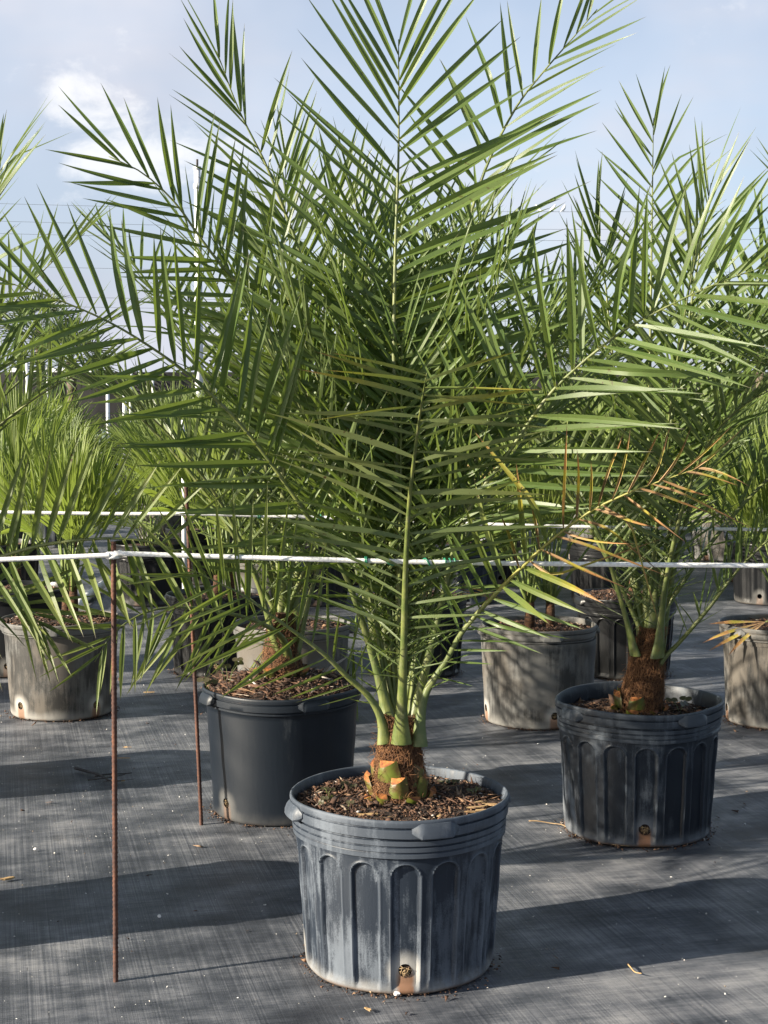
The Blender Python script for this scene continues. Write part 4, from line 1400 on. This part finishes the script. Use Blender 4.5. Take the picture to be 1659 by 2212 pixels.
for i in range(20):
    o = obj('agave', agave_me, None, (-9.6 + i * 0.52 + g.uniform(-0.1, 0.1), 30.0 + g.uniform(-0.5, 0.9), 0.0), 'blue grey spiky rosette plant in the row before the black fence', 'plant', 'blue grey rosettes before the fence')
    o.rotation_euler.z = g.uniform(0, 6.28)
    s_ = g.uniform(0.9, 1.35)
    o.scale = (s_, s_, s_)
    p_ = obj('nursery_pot', far_pot[0], None, (o.location.x, o.location.y, 0), 'low black pot under a blue grey rosette plant', 'plant pot', 'pots under the rosettes')
    p_.scale = (0.8, 0.8, 0.7)

FY = 46.0
fence = thing('fence', 'black wind screen fence with white posts at the back of the nursery', 'fence', (0, FY, 0))
xs = np.linspace(-16, 16, 120)
zs_ = np.linspace(0.05, 2.15, 6)
V = [(x, 0.04 * math.sin(x * 3.1) + 0.02 * math.sin(x * 9), z) for z in zs_ for x in xs]
Fc = [(j * 120 + i, j * 120 + i + 1, (j + 1) * 120 + i + 1, (j + 1) * 120 + i) for j in range(5) for i in range(119)]
obj('screen', mesh('screen', V, Fc, SCREEN), fence)
V, Fc, uv = tube([(0, -0.12, 0), (0, -0.12, 1.2), (0, -0.12, 2.3)], 0.03, 8, hint=(1, 0, 0))
pm = mesh('post', V, Fc, POLE, uv=uv)
for x in np.arange(-15, 15.1, 2.5):
    obj('post', pm, fence, (x, 0, 0))


def cloud_foliage(A, c, r, n, g, size, flat=0.8):
    for i in range(n):
        d = g.normal(0, 1, 3)
        d /= np.linalg.norm(d)
        p = np.array(c) + d * np.array(r) * g.uniform(0.3, 1.0) ** 0.5
        u = g.normal(0, 1, 3)
        u /= np.linalg.norm(u)
        w_ = np.cross(u, g.normal(0, 1, 3))
        w_ /= np.linalg.norm(w_)
        s = size * g.uniform(0.5, 1.4)
        A.add([p - u * s, p + w_ * s * 0.5, p + u * s, p - w_ * s * 0.5], [(0, 1, 2, 3)], 0, [(0.2, 0.3), (0.4, 0.5), (0.2, 0.8), (0.7, 0.5)])


A = Acc()
g = np.random.default_rng(21)
for x in np.arange(-26, 26, 1.6):
    hgt = 1.2 + 0.5 * math.sin(x * 0.7) + g.uniform(-0.2, 0.6)
    cloud_foliage(A, (x, 62 + g.uniform(-2, 4), 1.2), (1.4, 1.2, hgt), 170, g, 0.22)
obj('treeline', A.build('treeline', BUSH, smooth=False), kind='stuff')


def far_palm(label, px, py_top, d, seed, crown=1.5, group=None):
    g = np.random.default_rng(seed)
    top = P(px, py_top, d)
    root = thing('palm_tree', label, 'palm tree', (top.x, d, 0), group)
    ht = top.z - crown * 0.6
    V, Fc, uv = tube([(0, 0, 0), (0.08, 0, ht * 0.5), (0, 0, ht)], [0.20, 0.15, 0.13], 10, hint=(1, 0, 0.0))
    obj('trunk', mesh('trunk', V, Fc, FARWOOD, uv=uv), root)
    A = Acc()
    for i in range(26):
        az = i * 137.5
        el = 80 - 120 * (i / 26) ** 1.1
        fan_leaf(A, (0, 0, ht), az, el, crown * 0.45, crown * 0.62, 170, 14, 0.4, g, pw=0.02)
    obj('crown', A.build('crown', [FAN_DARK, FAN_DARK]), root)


far_palm('dark fan palm far off at left, the higher of two', 82, 655, 52, 1)
far_palm('dark shaggy fan palm far off at left, the lower of two', 150, 715, 44, 2)
far_palm('small fan palm far off behind the gap right of centre', 1182, 700, 55, 3, 1.2)
far_palm('small palm far off between the front palm and right palm', 1240, 715, 60, 4, 1.3)
far_palm('far palm showing at the right edge', 1642, 680, 45, 5, 1.4)

shed = thing('shed', 'low white shed roof beyond the black fence at left', 'building', P(115, 800, 58) * Vector((1, 1, 0)))
for nm_, (w_, d_, z0, z1, ov) in (('wall', (3.0, 2.0, 0, 2.1, 0)), ('roof', (3.3, 2.3, 2.103, 2.45, 0))):
    V = [(sx_ * w_ * (0.5 if z < z1 or nm_ == 'wall' else 0.46), sy_ * d_ * (0.5 if z < z1 or nm_ == 'wall' else 0.1), z) for z in (z0, z1) for sx_, sy_ in ((-1, -1), (1, -1), (1, 1), (-1, 1))]
    obj(nm_, mesh(nm_, V, [(0, 1, 2, 3)[::-1], (4, 5, 6, 7), (0, 1, 5, 4), (1, 2, 6, 5), (2, 3, 7, 6), (3, 0, 4, 7)], SHED, smooth=False), shed)


def pole(label, px, py_top, d, r, name='light_pole', cat='pole', cap=True):
    top = P(px, py_top, d)
    root = thing(name, label, cat, (top.x, d, 0))
    h = top.z
    V, Fc, uv = tube([(0, 0, 0), (0, 0, h * 0.5), (0, 0, h * 0.965)], [r * 1.25, r * 1.1, r * 0.85], 14, hint=(1, 0, 0))
    obj('shaft', mesh('shaft', V, Fc, POLE, uv=uv), root)
    if cap:
        for z0, z1, rr in ((h * 0.90, h * 0.915, r * 1.15), (h * 0.965, h * 0.975, r * 1.1)):
            V, Fc, uv = tube([(0, 0, z0), (0, 0, z1)], rr, 14, hint=(1, 0, 0))
            obj('collar', mesh('collar', V, Fc, POLE, uv=uv), root)
        V, Fc, uv = tube([(0, 0, h * 0.975), (0, 0, h)], r * 0.3, 8, hint=(1, 0, 0))
        obj('fitting', mesh('fitting', V, Fc, TWIG, uv=uv), root)


pole('tall white pole with small fitting on top at left', 426, 344, 42, 0.10)
pole('thinner white pole half hidden by fronds left of centre', 656, 585, 55, 0.09)
for i, (px, py, d, r, lab) in enumerate((
        (395, 890, 9.4, 0.013, 'white plastic riser pipe between fan palms behind the second stake'),
        (58, 775, 33, 0.035, 'white riser pipe far left by the fence'),
        (232, 812, 30, 0.035, 'white riser pipe left of the paired pipes'),
        (268, 806, 33, 0.04, 'left pipe of a close white pair by the fence'),
        (281, 808, 33, 0.028, 'right pipe of a close white pair by the fence'),
        (330, 810, 34, 0.03, 'white riser pipe right of the paired pipes'),
        (1302, 806, 34, 0.03, 'white riser pipe seen in the gap beside the right palm'))):
    pole(lab, px, py, d, r, 'riser_pipe', 'pipe', cap=False)

# power lines with birds
WD = 62.0
for i, (y0, y1) in enumerate(((432, 452), (470, 490), (498, 512), (568, 582), (634, 640), (655, 660))):
    a, b = P(-700, y0 - 4, WD), P(2400, y1 + 4, WD)
    pts = [a.lerp(b, q) - Vector((0, 0, 0.5 * (1 - (2 * q - 1) ** 2) - 0.25)) for q in np.linspace(0, 1, 30)]
    V, Fc, uv = tube([tuple(p) for p in pts], 0.007, 5)
    nm_ = ('topmost', 'second', 'third', 'fourth', 'fifth', 'lowest')[i]
    obj('power_line', mesh('power_line', V, Fc, WIRE, uv=uv), None, None, '%s of the thin power lines crossing the sky' % nm_, 'cable', 'power lines')
    if i == 0:
        line0 = (a, b)


def bird_mesh():
    """perched bird: one lathe along a bent axis from tail to beak"""
    pts = np.array([(-0.16, 0, -0.02), (-0.10, 0, 0.02), (-0.05, 0, 0.05), (0.0, 0, 0.09), (0.04, 0, 0.13), (0.06, 0, 0.17), (0.075, 0, 0.20), (0.10, 0, 0.205), (0.125, 0, 0.20)])
    rad = [0.008, 0.018, 0.04, 0.056, 0.05, 0.032, 0.03, 0.022, 0.003]
    A = Acc()
    V, Fc, uv = tube(pts, rad, 10, hint=(0, 1, 0))
    A.add(V, Fc, 0, uv)
    for s_ in (-1, 1):
        V, Fc, uv = tube([(0.0, s_ * 0.015, 0.05), (0.005, s_ * 0.015, 0.0)], 0.005, 5, hint=(0, 1, 0))
        A.add(V, Fc, 1, uv)
    return A.build('bird', [BIRD, TWIG])


bme = bird_mesh()
for px, lab, rz in ((1163, 'leftmost of three white birds on the top line', 2.6), (1194, 'middle of three white birds on the top line', 0.4), (1217, 'rightmost of three white birds on the top line', 0.8)):
    q = (px + 700) / 3100
    p = line0[0].lerp(line0[1], q) - Vector((0, 0, 0.5 * (1 - (2 * q - 1) ** 2) - 0.25))
    o = obj('bird', bme, None, (p.x, p.y, p.z + 0.008), lab, 'bird', 'white birds on the power line')
    o.rotation_euler.z = rz
    o.scale = (1.25, 1.25, 1.25)


# ------------------------------------------------------------------ stakes, ropes, ties
def rebar(label, bx, by, tx, ty):
    b = G(bx, by)
    t = P(tx, ty, b.y)
    h = (t - b).length
    n, k = int(h / 0.0035), 12
    V, Fc = [], []
    for i in range(n + 1):
        z = h * i / n - 0.04 * (i == 0)
        for j in range(k):
            a = 2 * math.pi * j / k
            ridge = max(0.0, math.cos(2 * math.pi * z / 0.0125 + math.cos(a) * 1.6)) ** 3
            flat = 0.0006 * math.cos(2 * a)
            r = 0.0070 + 0.0014 * ridge + flat
            V.append((r * math.cos(a), r * math.sin(a), z))
    for i in range(n):
        for j in range(k):
            Fc.append((i * k + j, i * k + (j + 1) % k, (i + 1) * k + (j + 1) % k, (i + 1) * k + j))
    Fc.append(tuple(n * k + j for j in range(k)))
    o = obj('rebar_stake', mesh('rebar_stake', V, Fc, RUST), None, b, label, 'metal stake', 'rebar stakes')
    o.rotation_mode = 'QUATERNION'
    o.rotation_quaternion = (t - b).to_track_quat('Z', 'Y')
    return b, t


sb, st = rebar('rusty rebar stake in front with white rope wrapped round its top', 250, 2118, 245, 1170)
sb2, st2 = rebar('rusty rebar stake behind, leaning left beside the smooth black pot', 435, 1780, 402, 1052)

RR_ = 0.0062


def rope(label, segs, n=150, loops=()):
    A = Acc()
    for ctrl in segs:
        pts, ln = spline(ctrl, n)
        V, Fc, uv = tube(pts, RR_, 9)
        uv = uv * np.array([1, ln / 2.0])
        A.add(V, Fc, 0, uv)
    return obj('rope', A.build('rope', ROPE), None, None, label, 'rope')


sy_ = sb.y
stake_r = P(246, 1198, sy_)
wrap = []
for i in range(34):
    a = math.pi * 0.0 + i / 33 * 2 * math.pi * 1.6 + math.pi
    wrap.append((stake_r.x + 0.0155 * math.cos(a), stake_r.y + 0.0155 * math.sin(a), stake_r.z - 0.006 + 0.012 * i / 33))
rope('white rope across the front, tied to the first stake and the front palm', [
    C((-160, 1216, sy_ - .02), (0, 1209, sy_ - .02), (150, 1203, sy_ - .02), (238, 1199, sy_ - .017)),
    wrap,
    C((246, 1195, sy_ - .019), (400, 1200, sy_ - .02), (600, 1206, sy_ - .02), (860, 1213, sy_ - .02), (1100, 1217, sy_ - .02), (1400, 1220, sy_ - .02), (1659, 1222, sy_ - .02), (1860, 1224, sy_ - .02))])
d2 = sb2.y - 0.02
rope('white rope along the second row, behind the front rope', [
    C((-200, 1104, d2), (40, 1107, d2), (250, 1110, d2), (404, 1110, d2 - .01), (560, 1114, d2), (700, 1118, d2), (900, 1127, d2), (1100, 1134, d2), (1300, 1139, d2), (1500, 1142, d2), (1700, 1145, d2), (1900, 1147, d2))])


def tie(label, x0, x1, y0, y1, d, turns, tail=None, group='green tie wires on the front rope'):
    pts = []
    a_, b_ = P(x0, y0, d), P(x1, y1, d)
    n = int(max(turns * 14, 12))
    for i in range(n):
        q = i / (n - 1)
        p = a_.lerp(b_, q)
        a = q * turns * 2 * math.pi
        pts.append((p.x, p.y + 0.0092 * math.cos(a), p.z + 0.0092 * math.sin(a)))
    if tail:
        for tx, ty in tail:
            pts.append(tuple(P(tx, ty, d - 0.006)))
    V, Fc, uv = tube(np.array(pts), 0.0023, 6, hint=(1, 0.05, 0.02) if abs(x1 - x0) < 30 else (0.02, 1, 0.3))
    obj('tie_wire', mesh('tie_wire', V, Fc, GREENWIRE, uv=uv), None, None, label, 'tie wire', group)


dr = sy_ - .02
tie('green tie knotted on the front rope left of the palm stem', 788, 794, 1211, 1211, dr, 2.2, ((793, 1222), (796, 1226)))
tie('green tie twisted along the front rope just left of the palm stem', 808, 858, 1212, 1213, dr, 0.9)
tie('green tie curling round the front rope right of the palm stem', 912, 938, 1214, 1214, dr, 1.0)
tie('green tie coiled tight on the front rope, rightmost of the ties', 958, 984, 1214, 1215, dr, 2.5)
g2 = 'green tie wires on the second rope'
tie('green tie coiled on the second rope left of the right palm stem', 1402, 1420, 1141, 1141, d2, 2.0, None, g2)
tie('green tie coiled on the second rope right of the right palm stem', 1488, 1512, 1142, 1142, d2, 2.5, None, g2)
tie('green tie on the second rope over the bark filled pot, left one', 556, 564, 1114, 1114, d2, 2.0, None, g2)
tie('green tie on the second rope over the bark filled pot, right one', 684, 698, 1117, 1118, d2, 2.0, None, g2)

# ------------------------------------------------------------------ pipe, litter
pa, pb = G(168, 1318), G(222, 1276)
V, Fc, uv = tube([(pa.x, pa.y, 0.045), tuple((pa + pb) / 2 + Vector((0, 0, 0.047))), (pb.x, pb.y, 0.049)], 0.03, 14)
obj('plastic_pipe', mesh('plastic_pipe', V, Fc, WHITE, uv=uv), None, None, 'white plastic pipe lying on the ground behind the grey pot', 'pipe')


def strand(name, label, cat, pix, r, mat, lift=0.004, group=None, k=5):
    g = np.random.default_rng(len(pix) * 7 + int(pix[0][0]))
    pts = []
    for x, y in pix:
        p = G(x, y)
        pts.append((p.x, p.y, lift + g.uniform(0, 0.006)))
    sp, ln = spline(pts, 26)
    V, Fc, uv = tube(sp, np.linspace(r, r * 0.5, 26), k)
    return obj(name, mesh(name, V, Fc, mat, uv=uv), None, None, label, cat, group)


strand('dry_root', 'long thin pale root on the ground left of the dark fluted pot', 'root', ((1142, 1777), (1160, 1778), (1190, 1781), (1214, 1786), (1232, 1797), (1260, 1806), (1290, 1812), (1330, 1820)), 0.0022, ROOTM)
strand('dry_root', 'short bent root against the foot of the dark fluted pot', 'root', ((1243, 1808), (1250, 1800), (1272, 1806), (1300, 1822), (1350, 1832), (1368, 1826)), 0.0022, ROOTM)
strand('leaf_stem', 'dry pale leaf stem on the ground right of the front pot', 'leaf stem', ((1356, 2087), (1362, 2096), (1372, 2104), (1386, 2110)), 0.0026, WOOD)


def twig_pile():
    A = Acc()
    g = np.random.default_rng(2)
    for pix, r in ((((163, 1664), (190, 1672), (215, 1682), (235, 1690)), 0.007), (((205, 1684), (235, 1680), (262, 1676), (285, 1673)), 0.004), (((190, 1690), (230, 1688), (270, 1680)), 0.003), (((225, 1692), (260, 1692), (292, 1690)), 0.002), (((200, 1676), (240, 1694), (262, 1697)), 0.003)):
        pts = []
        for x, y in pix:
            p = G(x, y)
            pts.append((p.x, p.y, 0.006 + g.uniform(0, 0.012)))
        sp, ln = spline(pts, 14)
        V, Fc, uv = tube(sp, np.linspace(r, r * 0.5, 14), 6)
        A.add(V, Fc, 0, uv)
    obj('dry_twig', A.build('dry_twig', TWIG), None, None, 'dark broken twig on the ground behind the first stake', 'twig')


twig_pile()


def chip(label, px, py, ln, wd, rot, z=0.004, mat=WOOD, group=None, name='wood_chip', cat='wood chip', pos=None, tilt=0.0):
    g = np.random.default_rng(int(px * 3 + py))
    V = []
    for q in (-1, -0.4, 0.3, 1):
        w_ = wd * (0.55 + 0.45 * (1 - q * q)) * g.uniform(0.8, 1.2)
        for s_, zz in ((-1, 0), (-0.8, 0.7), (0.7, 1.0), (1, 0)):
            V.append((ln * q * 0.5 + g.normal(0, 0.05) * ln * (abs(q) == 1), w_ * 0.5 * s_, zz * wd * 0.22 + 0.001 * g.normal()))
    Fc = [(i * 4 + j, i * 4 + (j + 1) % 4, (i + 1) * 4 + (j + 1) % 4, (i + 1) * 4 + j) for i in range(3) for j in range(4)] + [(3, 2, 1, 0), (12, 13, 14, 15)]
    p = pos if pos is not None else G(px, py)
    o = obj(name, mesh(name, V, Fc, mat, smooth=False), None, (p.x, p.y, z), label, cat, group)
    o.rotation_euler = (0, tilt, rot)


for px, py, ln, wd, rot, lab in ((268, 1640, 0.05, 0.012, 0.2, 'pale wood chip on the ground just right of the first stake'),
                                 (262, 1690, 0.03, 0.012, 0.6, 'pale wood chip on the ground below the dark twig'),
                                 (322, 1497, 0.05, 0.014, 0.1, 'brown chip on the ground between the stakes, the farthest'),
                                 (275, 1616, 0.035, 0.008, 0.0, 'thin sliver of wood between the stakes'),
                                 (16, 1901, 0.045, 0.020, 0.5, 'brown bark piece at the left edge of the ground'),
                                 (700, 2100, 0.03, 0.008, 0.9, 'pale sliver of wood close left of the front pot'),
                                 (795, 2184, 0.022, 0.010, 2.2, 'pale chip on the ground in front of the front pot')):
    chip(lab, px, py, ln, wd, rot)
zsA = 0.432
for dx, dy, ln, wd, rot in ((0.20, -0.10, 0.055, 0.016, 0.2), (0.225, -0.13, 0.06, 0.014, 0.1), (0.235, -0.075, 0.045, 0.016, -0.3), (0.185, -0.145, 0.05, 0.012, 0.25), (-0.08, -0.175, 0.05, 0.018, 0.0), (0.21, -0.05, 0.04, 0.014, 0.5), (-0.03, -0.20, 0.03, 0.010, 0.2), (0.10, -0.18, 0.028, 0.012, 1.3)):
    chip('pale orange wood chip on the soil of the front pot', int(1000 * dx + 5000), int(1000 * dy + 900), ln, wd, rot, z=zsA + 0.010, group='wood chips on the front pot soil', pos=Vector((A0.x + dx, A0.y + dy, 0)))
for px, py, s_, m_, lab, nm_ in ((858, 2150, 0.0095, PEBBLE, 'white pebble at the foot of the front pot', 'pebble'), (803, 2145, 0.007, TANPEB, 'tan pebble at the foot of the front pot', 'pebble'), (344, 1982, 0.006, PEBBLE, 'white pebble at the edge of the shadow left of the front pot', 'pebble'), (76, 1837, 0.006, PEBBLE, 'white pebble near the left edge of the ground', 'pebble')):
    gg = np.random.default_rng(px)
    V, Fc = [], []
    for i in range(5):
        ph = math.pi * (i + 0.5) / 5
        for j in range(7):
            a = 2 * math.pi * j / 7
            r = s_ * gg.uniform(0.8, 1.15)
            V.append((r * math.sin(ph) * math.cos(a) * 1.1, r * math.sin(ph) * math.sin(a), r * math.cos(ph) * 0.8))
    for i in range(4):
        for j in range(7):
            Fc.append((i * 7 + j, (i + 1) * 7 + j, (i + 1) * 7 + (j + 1) % 7, i * 7 + (j + 1) % 7))
    Fc += [tuple(range(7)), tuple(28 + j for j in range(7))[::-1]]
    p = G(px, py)
    obj(nm_, mesh(nm_, V, Fc, m_, smooth=False), None, (p.x, p.y, s_ * 0.7), lab, 'stone')


def seedling(label, pos, hgt, nl, seed, group, ls=0.010):
    g = np.random.default_rng(seed)
    A = Acc()
    for i in range(nl):
        a = i * 2.4 + g.uniform(0, 1)
        tip = np.array([0.6 * hgt * math.cos(a), 0.6 * hgt * math.sin(a), hgt * g.uniform(0.7, 1.1)])
        V, Fc, uv = tube([(0, 0, -0.006), tip * np.array([0.4, 0.4, 0.6]), tip], 0.0007, 4)
        A.add(V, Fc, 1, uv)
        n = np.array([0.45 * g.normal(), -0.7, 0.75])
        n /= np.linalg.norm(n)
        u = np.cross(n, (0, 0, 1))
        u /= np.linalg.norm(u)
        v = np.cross(n, u)
        for s_ in (-1, 1):
            c = tip + u * ls * 0.8 * s_
            ring = [c + ls * g.uniform(0.8, 1.1) * (math.cos(t) * u + 0.85 * math.sin(t) * v) for t in np.linspace(0, 6.283, 9, endpoint=False)]
            A.add([c - n * 0.0015] + ring, [(0, 1 + j, 1 + (j + 1) % 9) for j in range(9)], 0, [(0.3, 0.4)] * 10)
    return obj('weed_seedling', A.build('weed_seedling', [SEED, PETIOLE]), None, pos, label, 'seedling', group)


for i, (dx, dy) in enumerate(((-0.19, 0.03), (-0.155, 0.08), (-0.135, 0.075), (-0.205, -0.05), (-0.185, -0.06), (-0.135, -0.115), (0.125, 0.115), (0.145, 0.10), (0.20, 0.02), (-0.21, -0.10))):
    seedling('tiny round leaved green weed on the soil of the front pot', (A0.x + dx, A0.y + dy, 0.440), 0.018, 1 if i % 2 else 2, i, 'weeds on the front pot soil', 0.0068)
seedling('two small green weeds on the soil of the right dark fluted pot', (B0.x + 0.14, B0.y - 0.03, 0.41), 0.05, 3, 40, None, 0.013)
seedling('spindly weed with round leaves on the left rim of the bark filled pot', (C0.x - 0.19, C0.y - 0.05, 0.46), 0.09, 4, 41, None, 0.012)
seedling('small leafy weed hanging over the left edge of the bark filled pot', (C0.x - 0.26, C0.y - 0.08, 0.455), 0.03, 2, 42, None, 0.014)


# white grit and brown crumbs strewn over the fabric, and rings of spilled soil round the pots
def grit_place(gg):
    while True:
        y = gg.uniform(3.4, 9.5)
        x = gg.uniform(-0.30, 0.30) * y
        if gg.uniform() < 0.35 + 0.65 * math.exp(-((x + 0.9) ** 2) / 0.8 - ((y - 5.6) ** 2) / 1.5):
            return (x, y, 0.0015)


V, Fc = bits(1700, grit_place, 0.0017, flat=0.6, longm=1.6, seed=8)
obj('grit', mesh('grit', V, Fc, GRIT, smooth=False), kind='stuff')


def ring_place(gg):
    p, r = [(posA, .25), (posB, .25), (posC, .25), (posD, .246), (posE, .235), (posF_, .225), (posG, .242), (posJ, .235), (posLL, .235)][int(gg.integers(0, 9))]
    a = gg.uniform(0, 6.283)
    q = r + abs(gg.normal(0, 0.018)) - 0.004
    return (p.x + q * math.cos(a), p.y + q * math.sin(a), 0.002)


V, Fc = bits(2600, ring_place, 0.0030, flat=0.6, longm=1.8, seed=9)
obj('soil_crumbs', mesh('soil_crumbs', V, Fc, MULCH, smooth=False), kind='stuff')


def litter_place(gg):
    y = gg.uniform(3.4, 10.5)
    return (gg.uniform(-0.27, 0.27) * y, y, 0.003)


V, Fc = bits(130, litter_place, 0.0055, flat=0.25, longm=3.0, seed=10)
obj('litter', mesh('litter', V, Fc, MULCH, smooth=False), kind='stuff')
